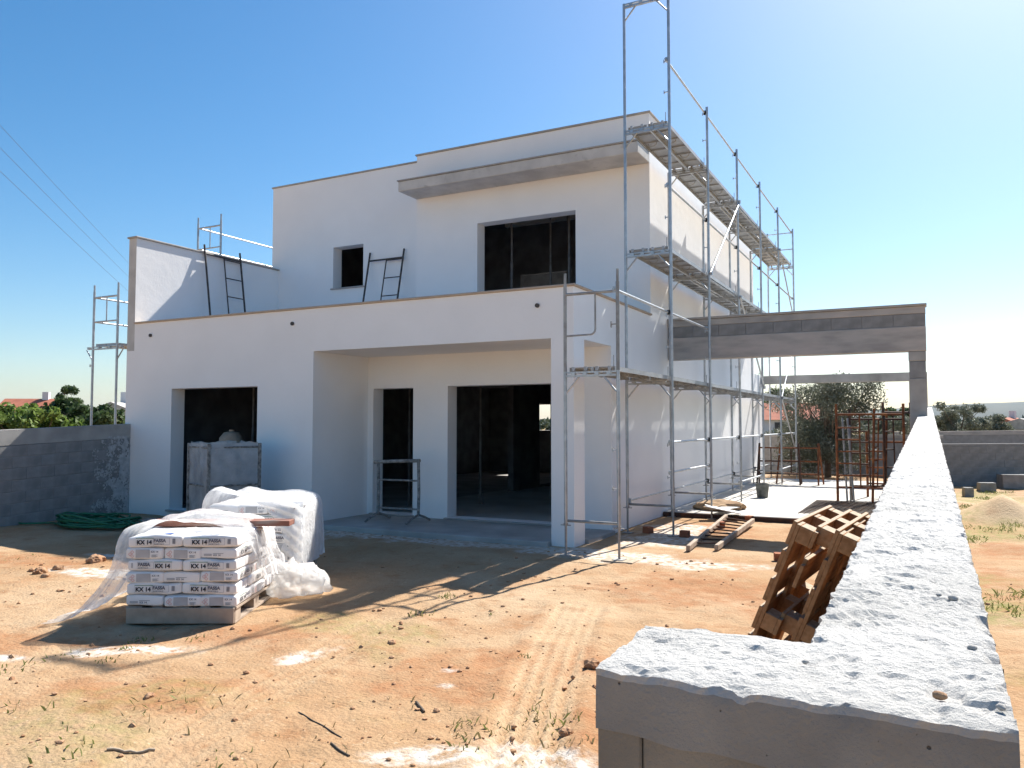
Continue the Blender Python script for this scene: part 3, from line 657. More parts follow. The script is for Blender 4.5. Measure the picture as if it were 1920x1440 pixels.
# guard posts on the outer row
for i, y in enumerate(FY[2:]):
    q = MB(); q.tube((XO, y, LV[2]+.001), (XO, y, 7.62), .0242, 10)
    for zz in (.5, 1.0): q.box((XO-.08, y-.012, LV[2]+zz), (XO-.02, y+.012, LV[2]+zz+.012)); q.box((XO-.085, y-.012, LV[2]+zz-.02), (XO-.074, y+.012, LV[2]+zz+.035))
    sp('guard_post', q, M['galv'])
q = MB(); q.tube((XI, FY[-1], LV[2]+.001), (XI, FY[-1], 7.55), .0242, 10); sp('guard_post', q, M['galv'])
for zz in (7.0, 7.5): sp('end_rail', MB().tube((XI, FY[-1]-.03, zz), (XO, FY[-1]-.03, zz), .016, 8), M['galv'])
def rail(y0, y1, z, x=XO-.045, r=.0185, z1=None, name='guard_rail'):
    q = MB(); q.tube((x, y0-.04, z), (x, y1+.04, z if z1 is None else z1), r, 8)
    for yy, zz in ((y0, z), (y1, z if z1 is None else z1)): q.box((x-.014, yy-.02, zz-.035), (x+.03, yy+.02, zz+.035))
    return sp(name, q, M['galv'])
for a in range(1, 6):
    rail(FY[a], FY[a+1], 7.52); rail(FY[a], FY[a+1], 5.50)
for a in (0, 1): rail(FY[a], FY[a+1], 3.48)
for a in range(1, 6): rail(FY[a], FY[a+1], 1.45)
rail(FY[1], FY[2], .98)
for a in (1, 2, 3, 4, 5): rail(FY[a], FY[a+1], .52, XI+.03, .015, name='base_ledger')
for a in (3, 5): rail(FY[a], FY[a+1], .50, XO-.04, .0185, name='base_ledger')
# diagonal braces on the outer face
rail(FY[2], FY[3], LV[1]+.02, XO+.04, .021, LV[2]-.02, 'diagonal_brace'); rail(FY[2], FY[3], 4.05, XO+.04, .02, 2.55, 'diagonal_brace') if False else None
rail(FY[3], FY[4], 4.45, XO+.04, .021, 2.5, 'diagonal_brace') if False else None
rail(FY[5], FY[6], 6.45, XO+.04, .018, 4.55, 'diagonal_brace'); rail(FY[5], FY[6], 2.40, XO+.04, .018, .65, 'diagonal_brace'); rail(FY[5], FY[6], 2.45, XO+.04, .018, 4.4, 'diagonal_brace')
rail(FY[3], FY[4], 4.42, XO+.04, .02, 2.6, 'diagonal_brace')
# decks: two side by side in every bay, handles below
DW = .315
def deck(y0, y1, z, k, hatch=False):
    xa = XI+.045+k*(DW+.02); xb = xa+DW
    q = MB(); L = y1-y0
    q.box((xa, y0+.03, z-.006), (xb, y1-.03, z)) 
    for x in (xa, xb-.012): q.box((x, y0+.03, z-.06), (x+.012, y1-.03, z-.0065))
    for j in range(1, 6):
        yy = y0+L*j/6; q.box((xa+.013, yy-.012, z-.03), (xb-.013, yy+.012, z-.0065))
    for yy in (y0-.012, y1-.03):
        for x in (xa+.05, xb-.09): q.box((x, yy, z-.05), (x+.04, yy+.042, z+.004))
    d = sp('deck', q, M['deck'])
    if not hatch:
        for j in (1, 2):
            yy = y0+L*j/3; xm = (xa+xb)/2; w = MB()
            w.path([(xm+.075*math.cos(a), yy, z-.035-.055*math.sin(a)) for a in np.linspace(0, math.pi, 9)], .007, 6); sp('handle', w, M['galv_dull'], d)
    else:
        w = MB()
        for x in (xa+.03, xb-.03): w.tube((x, y0+.1, z-.085), (x, y1-.1, z-.085), .018, 8)
        for j in range(9):
            yy = y0+.2+(L-.4)*j/8; w.tube((xa+.03, yy, z-.085), (xb-.03, yy, z-.085), .012, 8)
        sp('hatch_ladder', w, M['galv'], d)
    return d
for lv, z in enumerate(LV):
    for a in range(6):
        if lv > 0 and a == 0: continue
        if lv == 1 and a > 4: continue
        for k in (0, 1): deck(FY[a], FY[a+1], z+.055, k, hatch=(lv, a) in ((2, 3), (1, 2)))
# lock pins
for lv, z in enumerate(LV):
    for a, y in enumerate(FY):
        if lv > 0 and a == 0: continue
        sp('lock_pin', MB().tube((XO-.07, y+.03, z-.02), (XO-.07, y+.03, z+.20), .006, 6), M['galv_dull'])

# ------------------------------------------------------------------ scaffold on the far left side of the house
sl_ = thing('side_scaffold', 'narrow galvanised scaffold rising past the left side wall of the house', 'scaffold', (-15.1, 10.3, 0))
def sp2(name, mb, m):
    o = mb.build(name, m, sl_); o.location = (15.1, -10.3, 0); return o
lxi, lxo = -14.37, -15.12
ly = [10.35, 12.92, 15.5]
z1 = at(200, 648, y=10.35).z; 
for i, y in enumerate(ly):
    sp2('frame', lift_frame(y, .4, z1-.9, top=False, xi=lxi, xo=lxo), M['galv']); sp2('frame', lift_frame(y, z1-.899, z1, xi=lxi, xo=lxo), M['galv'])
    q = MB()
    for x in (lxi, lxo): q.tube((x, y, 0), (x, y, .41), .018, 8); q.box((x-.07, y-.07, 0), (x+.07, y+.07, .01))
    sp2('base_jack', q, M['galv_dull'])
    zt = z1+1.15 if i == 0 else z1+2.0
    for zz in (1.0, 1.62): sp2('transom', MB().tube((lxi, y, zz), (lxo, y, zz), .018, 8), M['galv'])
    if i: sp2('frame', lift_frame(y, z1+.001, z1+2.0, xi=lxi, xo=lxo), M['galv'])
    g = z1 if i == 0 else z1+2.0
    q = MB()
    for x in (lxi, lxo): q.tube((x, y, g+.001), (x, y, g+1.12), .0242, 10); q.tube((x, y, g+1.12), (x, y, g+1.26), .019, 8)
    q.tube((lxi, y, g+1.0), (lxo, y, g+1.0), .02, 8); q.tube((lxi, y, g+.5), (lxo, y, g+.5), .016, 8); q.tube((lxi-.35, y, g+.5), (lxi-.35, y, g+1.0), .013, 8)
    sp2('end_guard_frame', q, M['galv'])
for (a, z) in ((0, z1), (1, z1), (1, z1+2.0)):
    for h in (.5, 1.0):
        q = MB(); q.tube((lxo+.04, ly[a], z+h), (lxo+.04, ly[a+1], z+h), .0185, 8); sp2('guard_rail', q, M['galv'])
    for k in (0, 1):
        xa = lxo+.045+k*.335; q = MB(); q.box((xa, ly[a]+.03, z+.0), (xa+.315, ly[a+1]-.03, z+.05)); sp2('deck', q, M['deck'])

# ================================================================== PALLETS
def sunlit_edges(o, m):  # paler wood on the sawn edges facing up, with their sunlit cream painted in
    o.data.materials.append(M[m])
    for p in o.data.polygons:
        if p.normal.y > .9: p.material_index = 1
def make_pallet(name, label, group, w=.8, l=1.2, m='wood'):
    t = thing(name, label, 'pallet', group=group); h = .144
    if w > 1:
        for y in (-w*.27, w*.27): MB().bbox((-l/2, y-.07, 0), (l/2, y+.07, .022), .002).build('bottom_board', M[m], t)
    for i in range(3):
        y = (-w/2+.05, 0, w/2-.05)[i]
        MB().bbox((-l/2, y-.05, 0), (l/2, y+.05, .022), .002).build('bottom_board', M[m], t)
        for x in (-l/2+.0725, 0, l/2-.0725):
            MB().bbox((x-.0715, y-.049, .0225), (x+.0715, y+.049, .0995), .003).build('block', M[m], t)
    for x in (-l/2+.0725, 0, l/2-.0725): MB().bbox((x-.0725, -w/2, .100), (x+.0725, w/2, .1215), .002).build('stringer_board', M[m], t)
    nd = 5 if w < 1 else 7
    for i in range(nd):
        y = -w/2+.06+(w-.12)*i/(nd-1); ww = (.14 if i in (0, nd-1, nd//2) else (.14 if w > 1 else .09))/2
        MB().bbox((-l/2, y-ww, .122), (l/2, y+ww, .144), .002).build('deck_board', M[m], t)
    for c_ in t.children: sunlit_edges(c_, 'woodpale' if m == 'wood' else m)
    return t
PG = 'wooden pallets leaning on the wall'
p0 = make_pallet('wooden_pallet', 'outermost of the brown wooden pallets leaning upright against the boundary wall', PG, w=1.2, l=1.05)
lean = R_(21.8)
base_x, base_y = -1.10, 4.82
labs = ['outermost of the brown wooden pallets leaning upright against the boundary wall', 'middle brown wooden pallet leaning between two others on the boundary wall', 'innermost brown wooden pallet resting on the boundary wall under two others']
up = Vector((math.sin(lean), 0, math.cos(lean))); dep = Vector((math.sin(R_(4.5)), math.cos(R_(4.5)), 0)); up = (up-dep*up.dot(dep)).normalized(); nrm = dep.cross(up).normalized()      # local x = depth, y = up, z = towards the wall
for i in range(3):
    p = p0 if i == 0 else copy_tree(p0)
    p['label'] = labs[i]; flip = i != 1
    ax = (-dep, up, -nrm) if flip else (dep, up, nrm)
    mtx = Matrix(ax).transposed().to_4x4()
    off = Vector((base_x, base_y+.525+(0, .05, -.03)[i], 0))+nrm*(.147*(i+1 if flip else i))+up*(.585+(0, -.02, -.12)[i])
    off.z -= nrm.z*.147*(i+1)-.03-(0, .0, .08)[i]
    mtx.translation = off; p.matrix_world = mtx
# ================================================================== CEMENT BAGS
def text_mesh(txt, size, bold=0.0):
    cu = bpy.data.curves.new('lettering', 'FONT'); cu.body = txt; cu.size = size; cu.offset = bold; cu.resolution_u = 2; cu.align_x = 'LEFT'
    o = bpy.data.objects.new('lettering', cu); COL.objects.link(o)
    dg = bpy.context.evaluated_depsgraph_get(); me_ = bpy.data.meshes.new_from_object(o.evaluated_get(dg))
    bpy.data.objects.remove(o); return me_
BLn, BDp, BHt = .475, .325, .104
def bag_mesh(seed):
    rs = random.Random(seed); bm = bmesh.new(); bmesh.ops.create_cube(bm, size=1)
    for v in bm.verts: v.co = Vector((v.co.x*BLn, v.co.y*BDp, v.co.z*BHt))
    bmesh.ops.bevel(bm, geom=list(bm.edges), offset=.022, segments=3, affect='EDGES', profile=.6)
    bmesh.ops.subdivide_edges(bm, edges=[e for e in bm.edges if e.calc_length() > .1], cuts=3, use_grid_fill=True)
    ph = rs.random()*6
    for v in bm.verts:
        c_ = v.co; u = abs(c_.x)/(BLn/2); w = abs(c_.y)/(BDp/2)
        c_.z *= 1.0-.10*max(0, u-.7)/.3-.12*max(0, w-.75)/.25*.6
        c_.z += .006*math.sin(c_.x*19+ph)*math.cos(c_.y*17+ph)-(.006 if c_.z > 0 else 0)*math.cos(c_.x*13+ph*3)
        c_.y += .004*math.sin(c_.x*11+ph*2)*(1 if abs(c_.y) > .1 else 0)
    me_ = bpy.data.meshes.new('bag'); bm.to_mesh(me_); bm.free(); me_.materials.append(M['bag'])
    for p in me_.polygons: p.use_smooth = True
    return me_
bag_meshes = [bag_mesh(i) for i in range(5)]
# printed faces, as flat prints in x (right), y (up) around the face centre
def rects(name, rs, m):
    q = MB()
    for (a, b, c_, d) in rs: q.add([(a, b, 0), (c_, b, 0), (c_, d, 0), (a, d, 0)], [(0, 1, 2, 3)])
    return q.mesh(name, M[m])
def frame_rects(a, b, c_, d, t): return [(a, b, c_, b+t), (a, d-t, c_, d), (a, b+t, a+t, d-t), (c_-t, b+t, c_, d-t)]
def setm(me_, m): me_.materials.clear(); me_.materials.append(M[m]); return me_
def shift(me_, dx, dy, dz=0):
    me_.transform(Matrix.Translation((dx, dy, dz))); return me_
KX = setm(text_mesh('KX 14', .050, .0022), 'ink'); FA = setm(text_mesh('FASSA', .039, .0020), 'inkgrey'); BO = setm(text_mesh('BORTOLO', .0185, .0002), 'inkgrey'); KXs = setm(text_mesh('KX 14', .024, .0004), 'inkgrey')
long_prints = [[], []]
for v in (0, 1):
    dk, df = ((-.165, -.015) if v == 0 else (.0, -.15))
    k = KX.copy(); shift(k, dk+.008, -.022); f_ = FA.copy(); shift(f_, df+.006, -.006); b_ = BO.copy(); shift(b_, df+.01, -.028)
    line = rects('printed_line', [(dk, .028, dk+.16, .032)], 'inkgreen'); fr = rects('printed_frame', frame_rects(dk, -.034, dk+.155, .026, .0016), 'inkpale')
    bars = rects('barcode', [(.155+.0055*i if v == 0 else -.2+.005*i, -.022, .155+.0055*i+(.004 if i % 2 else .003) if v == 0 else -.2+.005*i+.003, .022) for i in range(5 if v == 0 else 2)], 'inkgrey')
    fr2 = rects('printed_frame', frame_rects(df, -.030, df+.145, .030, .0016), 'inkgrey')
    long_prints[v] = [('lettering', k), ('lettering', f_), ('lettering', b_), ('printed_line', line), ('printed_frame', fr), ('printed_frame', fr2), ('barcode', bars)]
k = KXs.copy(); shift(k, .06, .008)
band = rects('printed_band', [(-.075, -.036, .048, .036)], 'inkpale')
haz = MB()
for (cx_, cy_) in ((-.105, .014), (-.125, -.004), (-.105, -.020)):
    for a in range(4):
        a0 = a*math.pi/2; a1 = a0+math.pi/2; r0, r1 = .0155, .0120
        haz.add([(cx_+r0*math.cos(a0), cy_+r0*math.sin(a0), 0), (cx_+r0*math.cos(a1), cy_+r0*math.sin(a1), 0), (cx_+r1*math.cos(a1), cy_+r1*math.sin(a1), 0), (cx_+r1*math.cos(a0), cy_+r1*math.sin(a0), 0)], [(0, 1, 2, 3)])
small = rects('small_print', [(.065, -.012-.0065*i, .118-.012*(i % 2), -.0095-.0065*i) for i in range(4)], 'inkgrey')
end_a = [('lettering', k), ('printed_band', band), ('hazard_diamonds', haz.mesh('hazard_diamonds', M['inkred'])), ('small_print', small)]
k2 = KXs.copy(); shift(k2, -.045, -.026); end_b = [('lettering', k2), ('printed_line', rects('printed_line', [(-.05, -.004, .045, -.001)], 'inkgrey')), ('printed_band', rects('printed_band', [(-.13, -.026, -.06, -.006)], 'inkpale'))]
def print_on(bag, prints, face):
    for nm, me_ in prints:
        o = bpy.data.objects.new(nm, me_); link(o, bag)
        if face == 'front': o.location = (0, -BDp/2-.0065, 0); o.rotation_euler = (math.pi/2, 0, 0)
        elif face == 'left': o.location = (-BLn/2-.0035, 0, 0); o.rotation_euler = (math.pi/2, 0, -math.pi/2)
        elif face == 'right': o.location = (BLn/2+.0035, 0, 0); o.rotation_euler = (math.pi/2, 0, math.pi/2)
BLUE = rects('blue_print', [(-.02, -.11, .12, -.03)], 'inkblue')
def bag_stack(origin, ang, zbase, which, layers=6, skip=()):
    W = .97; u = Vector((math.cos(ang), math.sin(ang), 0)); v = Vector((-u.y, u.x, 0))
    k = 0
    for li in range(layers):
        typeA = (li % 2 == 1); z = zbase+BHt*.985*(li+.5)
        rows = [('L', 0), ('S', .325), ('L', .80)] if typeA else [('S', 0), ('L', .475), ('L', .80)]
        for kind, d0 in rows:
            n = 2 if kind == 'L' else 3
            for j in range(n):
                front = d0 == 0; cu = (j+.5)*W/n; dep = BDp if kind == 'L' else BLn
                cu += random.uniform(-.008, .008)+(0 if li % 3 else .006)
                p = Vector(origin)+u*cu+v*(d0+dep/2+random.uniform(-.012, .008)); p.z = z
                me_ = bag_meshes[k % 5]; k += 1
                b = bpy.data.objects.new('cement_bag', me_); link(b); b.location = p
                b.rotation_euler = (random.uniform(-.012, .012), random.uniform(-.03, .03), ang+random.uniform(-.04, .04)+(0 if kind == 'L' else math.pi/2))
                ln = ['bottom', 'second lowest', 'third lowest', 'fourth lowest', 'fifth lowest', 'sixth lowest', 'seventh'][li] if li < layers-1 else 'top'; where = 'in the %s layer of the %s stack' % (ln, 'open' if which == 0 else 'wrapped')
                if front and kind == 'L':
                    print_on(b, long_prints[(li//2+j*(li//2)) % 2], 'front'); lab = 'white cement bag, long side out, '+where; g = 'long side bags, stack %s' % ('open' if which == 0 else 'wrapped')
                elif front:
                    print_on(b, end_a if (j+li) % 3 else end_b, 'left'); lab = 'white cement bag, short end out, '+where; g = 'short end bags, stack %s' % ('open' if which == 0 else 'wrapped')
                else:
                    lab = 'white cement bag behind the front row, '+where; g = 'inner bags, stack %s' % ('open' if which == 0 else 'wrapped')
                    if j == n-1:
                        if kind == 'S': pass
                        else: print_on(b, end_a, 'right')
                        if kind == 'S':
                            o = [('lettering', KX.copy())]; shift(o[0][1], -.05, -.018); print_on(b, o, 'front')
                if front and kind == 'S' and j == n-1: print_on(b, long_prints[0], 'front')
                if li == layers-1 and front and which == 0:
                    o = bpy.data.objects.new('blue_print', BLUE); link(o, b); o.location = (0, .0, BHt/2+.0055)
                tag(b, lab, 'bag', 'bags: '+lab[13:])
    return u, v
A1 = R_(27.7)
PR = at(443, 1169, z=0); u1 = Vector((math.cos(A1), math.sin(A1), 0)); v1 = Vector((-u1.y, u1.x, 0)); O1 = PR-u1*.97
def stack_pallet(O, u, v, ang, label):
    t = make_pallet('wooden_pallet', label, 'pallets carrying bags', w=.95, l=1.15, m='woodgrey')
    c_ = O+u*.485+v*.575; t.location = (c_.x, c_.y, .0); t.rotation_euler = (0, 0, ang+math.pi/2)
    # plain fascia board closing the front
    MB().bbox((-.600, -.47, .004), (-.578, .47, .138), .003).build('front_board', M['woodgrey'], t)
    return t
stack_pallet(O1, u1, v1, A1, 'grey wooden pallet under the torn open stack of cement bags')
bag_stack(O1, A1, .146, 0)
ZT1 = .146+BHt*.985*6
PR2 = at(556, 1098, z=0); A2 = R_(30); u2 = Vector((math.cos(A2), math.sin(A2), 0)); v2 = Vector((-u2.y, u2.x, 0)); O2 = PR2-u2*.97
stack_pallet(O2, u2, v2, A2, 'grey wooden pallet under the plastic wrapped stack of bags')
bag_stack(O2, A2, .146, 1, layers=7)
ZT2 = .146+BHt*.985*7
# blue printed patches on top bags
# plank across the open stack
pk = at(236, 985, y=O1.y+.35); 
pl = MB().bbox((-.02, 0, 0), (1.30, .20, .05), .004).build('plank', M['woodred']); tag(pl, 'reddish brown plank lying across the top of the open bag stack', 'plank')
pl.location = O1+u1*(-.03)+v1*.52+Vector((0, 0, ZT1+.012)); pl.rotation_euler = (0, 0, A1+.02)
# ------------------------------------------------------------------ torn plastic over the open stack
def sheet(name, label, prof, t0, t1, O, u, v, mat_, nu=90, nv=60, wr=.02, seed=0, front=None, rag=.06, sag=None):
    prof = np.array(prof, float); d = np.r_[0, np.cumsum(np.hypot(*np.diff(prof, axis=0).T))]; d /= d[-1]
    ss = np.linspace(0, 1, nu); tt = np.linspace(0, 1, nv)
    pu = np.interp(ss, d, prof[:, 0]); pz = np.interp(ss, d, prof[:, 1])
    k = np.ones(5)/5
    for _ in range(2):
        pu[2:-2] = np.convolve(pu, k, 'valid'); pz[2:-2] = np.convolve(pz, k, 'valid')
    S, Tt = np.meshgrid(ss, tt, indexing='ij')
    n1 = fbm(S*5+seed, Tt*4, 1, 4, seed)-.5; n2 = fbm(S*18+seed, Tt*5, 1, 3, seed+5)-.5; n3 = fbm(S*6, Tt*22, 1, 3, seed+9)-.5
    fr = t0+rag*2*(fbm(ss*14, ss*0+seed, 1, 3, seed+2)-.5)
    if front is not None: fr = fr+np.interp(ss, *zip(*front))
    bk = t1+rag*2*(fbm(ss*9, ss*0+seed+7, 1, 3, seed+3)-.5)
    VV = fr[:, None]*(1-Tt)+bk[:, None]*Tt
    UU = pu[:, None]+wr*n3+wr*.6*n1; ZZ = pz[:, None]+wr*(n1*1.4+n2*.8)
    UU = UU+rag*.7*(n3)*(np.minimum(S, 1-S) < .06)
    if sag is not None: ZZ = ZZ+sag(S, Tt)
    ZZ = np.maximum(ZZ, .015)
    P = np.zeros((nu, nv, 3))
    for i in range(3): P[:, :, i] = O[i]+u[i]*UU+v[i]*VV
    P[:, :, 2] = ZZ
    o = MB().grid(P).build(name, M[mat_]); tag(o, label, 'plastic sheet'); return o
sheet('plastic_sheet', 'torn clear plastic sheet draped over the open bag stack and trailing on the earth',
      [(-.66, .02), (-.45, .05), (-.32, .16), (-.17, .45), (-.07, .74), (.04, ZT1+.07), (.25, ZT1+.115), (.55, ZT1+.13), (.85, ZT1+.09), (1.0, ZT1-.03), (1.06, ZT1-.28), (1.10, ZT1-.46)], -.02, 1.0, O1, u1, v1, 'film', wr=.045, seed=3,
      front=[(0, -.12), (.1, -.1), (.25, .08), (.4, .03), (.6, .0), (.75, .05), (.85, .3), (1, .42)], rag=.09, sag=lambda S, T_: .03*np.sin(T_*9+S*4)*(S > .3)*(S < .8))
sheet('plastic_sheet', 'white plastic wrap stretched over the closed bag stack behind',
      [(-.05, ZT2-.35), (-.03, ZT2+.02), (.06, ZT2+.10), (.3, ZT2+.06), (.7, ZT2+.05), (.93, ZT2+.03), (1.0, ZT2-.03), (1.02, ZT2-.2), (1.03, .45), (1.03, .16)], -.05, 1.2, O2, u2, v2, 'wrap', wr=.035, seed=11, rag=.03,
      sag=lambda S, T_: .10*np.exp(-((S-.25)/.12)**2-((T_-.15)/.25)**2))
# wrap over the right third of the front face
nu, nv = 40, 40; P = np.zeros((nu, nv, 3))
for i in range(nu):
    for j in range(nv):
        s, t_ = i/(nu-1), j/(nv-1)
        z = .14+(ZT2-.10)*t_; left = .60+.30*math.sin(t_*2.6+.2)-.15*t_+.06*(float(fbm(np.array([t_*9.]), np.array([1.]), 1, 3, 4)[0])-.5)
        uu = left+(1.035-left)*s; vv_ = -.03-.015*math.sin(t_*40+s*9)-.03*(float(fbm(np.array([s*4+t_*3]), np.array([t_*12-s*5]), 1, 3, 8)[0])-.5)
        p = O2+u2*uu+v2*vv_; P[i, j] = (p.x, p.y, z)
fw = MB().grid(P).build('plastic_sheet', M['wrap']); tag(fw, 'creased white wrap hanging down the front corner of the closed bag stack', 'plastic sheet')
# crumpled heap of film on the ground between the stacks
bm = bmesh.new(); bmesh.ops.create_icosphere(bm, subdivisions=4, radius=1)
for v in bm.verts:
    c_ = v.co; n = fbm(np.array([c_.x*2.2+c_.z]), np.array([c_.y*2.2-c_.z*1.3]), 1.3, 4, 31)[0]-.5
    n5 = fbm(np.array([c_.x*6+c_.z*2]), np.array([c_.y*6-c_.z*3]), 1.3, 3, 35)[0]-.5; c_ *= 1+n*1.0+n5*.5; c_.x *= .34; c_.y *= .24; c_.z = max(c_.z*.24+.07, -.0)+.01
me_ = bpy.data.meshes.new('plastic_heap'); bm.to_mesh(me_); bm.free(); me_.materials.append(M['film'])
for p in me_.polygons: p.use_smooth = True
ph = link(bpy.data.objects.new('plastic_heap', me_)); ph.location = at(545, 1112, z=.02); ph.rotation_euler = (0, 0, .4); tag(ph, 'crumpled heap of clear plastic film on the earth between the bag stacks', 'plastic sheet')

# ================================================================== LOOSE SCAFFOLD FRAMES ON THE TERRACE
def ladder_frame(name, label, mat_, w=.9, h=1.5, cat='scaffold frame'):
    t = thing(name, label, cat)
    for x in (0, w): MB().tube((x, 0, 0), (x, 0, h), .021, 8).build('post', M[mat_], t)
    MB().tube((0, 0, h-.2), (w, 0, h-.2), .02, 8).build('top_bar', M[mat_], t)
    MB().tube((w*.52, 0, 0), (w*.52, 0, h-.2), .014, 8).build('inner_post', M[mat_], t)
    for i in range(int((h-.3)/.42)+1): MB().tube((w*.52, 0, .12+i*.42), (w, 0, .12+i*.42), .013, 8).build('rung', M[mat_], t)
    return t
ZT = 3.175
fa = ladder_frame('loose_scaffold_frame', 'dark steel ladder frame leaning against the terrace wing wall', 'darkmetal', w=1.0, h=2.46)
fa.location = (-13.47, 12.13, ZT); fa.rotation_euler = (R_(-8.0), 0, R_(90)); fa.rotation_euler = Euler((0, 0, 0))
mt = Matrix((Vector((0, 1, 0)), Vector((-.99, 0, -.14)).normalized(), Vector((-.14, 0, .99)).normalized())).transposed().to_4x4(); mt.translation = (-13.475, 11.98, ZT); fa.matrix_world = mt
fb = ladder_frame('loose_scaffold_frame', 'dark steel ladder frame leaning against the upper front wall by the small window', 'darkmetal', w=.93, h=2.45)
mt = Matrix((Vector((1, 0, 0)), Vector((0, .97, -.2)).normalized(), Vector((0, .2, .97)).normalized())).transposed().to_4x4(); mt.translation = (-11.06, 13.70, ZT); fb.matrix_world = mt

# ================================================================== TRESTLE ON THE PORCH
ts = thing('steel_trestle', 'mortar splashed steel trestle with splayed feet by the narrow doorway', 'trestle', (-8.45, 11.12, .074), (0, 0, R_(4)))
w_ = .80
for x in (0, w_):
    MB().path([(x, 0, .10), (x+.012, .0, .5), (x, 0, 1.02)], .026, 8).build('post', M['splash'], ts)
    MB().path([(x-.03, -.34, .012), (x-.01, -.22, .07), (x, 0, .13), (x+.01, .22, .07), (x+.03, .34, .012)], .02, 8).build('foot', M['splash'], ts)
for z in (.22, .70): MB().tube((0, 0, z), (w_, 0, z), .016, 8).build('cross_bar', M['splash'], ts)
MB().path([(-.08, 0, 1.0), (.3, 0, 1.02), (w_+.03, 0, 1.04)], .03, 8).build('top_bar', M['splash'], ts)

# ================================================================== PLASTIC WRAPPED CAGE
cg = thing('metal_cage', 'steel frame cage wrapped in dusty clear plastic below the left window', 'cage', tuple(at(418, 993, z=0)), (0, 0, R_(70)))
s_ = .42; hh = 1.42
for a, b in ((-s_, -s_), (s_, -s_), (s_, s_), (-s_, s_)): MB().box((a-.022, b-.022, 0), (a+.022, b+.022, hh)).build('post', M['splash'], cg)
for z in (.16, .75, hh-.06):
    for p, q in (((-s_, -s_), (s_, -s_)), ((s_, -s_), (s_, s_)), ((s_, s_), (-s_, s_)), ((-s_, s_), (-s_, -s_))):
        MB().tube((p[0], p[1], z), (q[0], q[1], z), .018, 6).build('rail', M['splash'], cg)
def cage_film(ax, sg):
    n = 34; P = np.zeros((n, n, 3))
    a_ = np.linspace(-s_+.03, s_-.03, n); z_ = np.linspace(.1, hh+.01, n); A, Z = np.meshgrid(a_, z_, indexing='ij')
    d = sg*(s_+.004+.07*(fbm(A*4+ax*7+sg, Z*3, 1, 4, 3)-.5)); Z = Z+np.where(Z > hh-.05, .06*(fbm(A*9+sg*3, A*0+ax, 1, 3, 8)-.5), 0)
    if ax == 0: P[:, :, 0] = d; P[:, :, 1] = A
    else: P[:, :, 1] = d; P[:, :, 0] = A
    P[:, :, 2] = Z; MB().grid(P).build('plastic_film', M['cagefilm'], cg)
for ax in (0, 1):
    for sg in (-1, 1): cage_film(ax, sg)
bm = bmesh.new(); bmesh.ops.create_icosphere(bm, subdivisions=3, radius=1)
for v in bm.verts:
    n = fbm(np.array([v.co.x*2]), np.array([v.co.y*2+v.co.z]), 1.5, 3, 6)[0]-.5; v.co *= 1+.5*n; v.co = Vector((v.co.x*.36, v.co.y*.36, v.co.z*.5+.62))
me_ = bpy.data.meshes.new('rubble_sack'); bm.to_mesh(me_); bm.free(); me_.materials.append(M['concrete'])
rs_ = link(bpy.data.objects.new('rubble_sack', me_)); rs_.location = cg.location+Vector((0, 0, .03)); tag(rs_, 'bulky grey sack filling the plastic wrapped cage', 'sack')
dr = thing('drum', 'brown rounded drum rising above the plastic wrapped cage', 'drum', tuple(at(412, 975, z=.02)+Vector((-.55, .75, 0))))
pts = [(0, 0, .0), (0, 0, .02), (0, 0, 1.2), (0, 0, 1.45), (0, 0, 1.55), (0, 0, 1.57)]
MB().path(pts, [.2, .22, .24, .22, .14, .02], 16).build('body', M['woodgrey'], dr); MB().tube((0, 0, 1.57), (0, 0, 1.60), .05, 10).build('lid', M['woodgrey'], dr)

# ================================================================== GREEN HOSE
pts = []; rr = random.Random(4); c0 = Vector((-12.6, 8.75, 0))
for i in range(15*24):
    a = i/24*2*math.pi; k = i//24
    rx = .72+.18*math.sin(k*1.9+a*.13); ry = .36+.12*math.cos(k*2.3+a*.17)
    pts.append((c0.x+.10*math.sin(k*1.3)+rx*math.cos(a), c0.y+.06*math.cos(k*2.1)+ry*math.sin(a)+.1*math.cos(a*.5), .03+.012*k*(.6+.4*math.sin(a*1.7+k))+.02*abs(math.sin(a*2+k))))
for i in range(30): pts.append((c0.x-.7-.05*i, c0.y-.25-.02*i+.08*math.sin(i*.5), .025+.0005*i))
hz_ = MB().path(pts, .0165, 6).build('garden_hose', M['hose']); tag(hz_, 'coiled green hose lying on the earth below the grey block wall', 'hose')

# ================================================================== LADDER ON THE GROUND
ld = thing('wooden_ladder', 'wooden ladder with thin dark rungs lying flat on the red earth', 'ladder', (0, 0, 0))
ra, rb, rc, rd = at(1362, 968, z=.10), at(1290, 1028, z=.05), at(1412, 976, z=.10), at(1343, 1027, z=.05)
def bar(p, q, w, h):
    d = (q-p); L = d.length; d.normalize(); sd = d.cross(Vector((0, 0, 1))).normalized(); up = sd.cross(d)
    m = Matrix((d, sd, up)).transposed().to_4x4(); m.translation = p
    return MB().bbox((0, -w/2, -h/2), (L, w/2, h/2), .006, M=m)
for p, q in ((ra, rb), (rc, rd)): bar(p, q, .055, .075).build('rail', M['woodgrey'], ld)
for i in range(9):
    t_ = .06+.8*i/8; MB().tube(ra.lerp(rb, t_), rc.lerp(rd, t_), .013, 6).build('rung', M['rustdark'], ld)

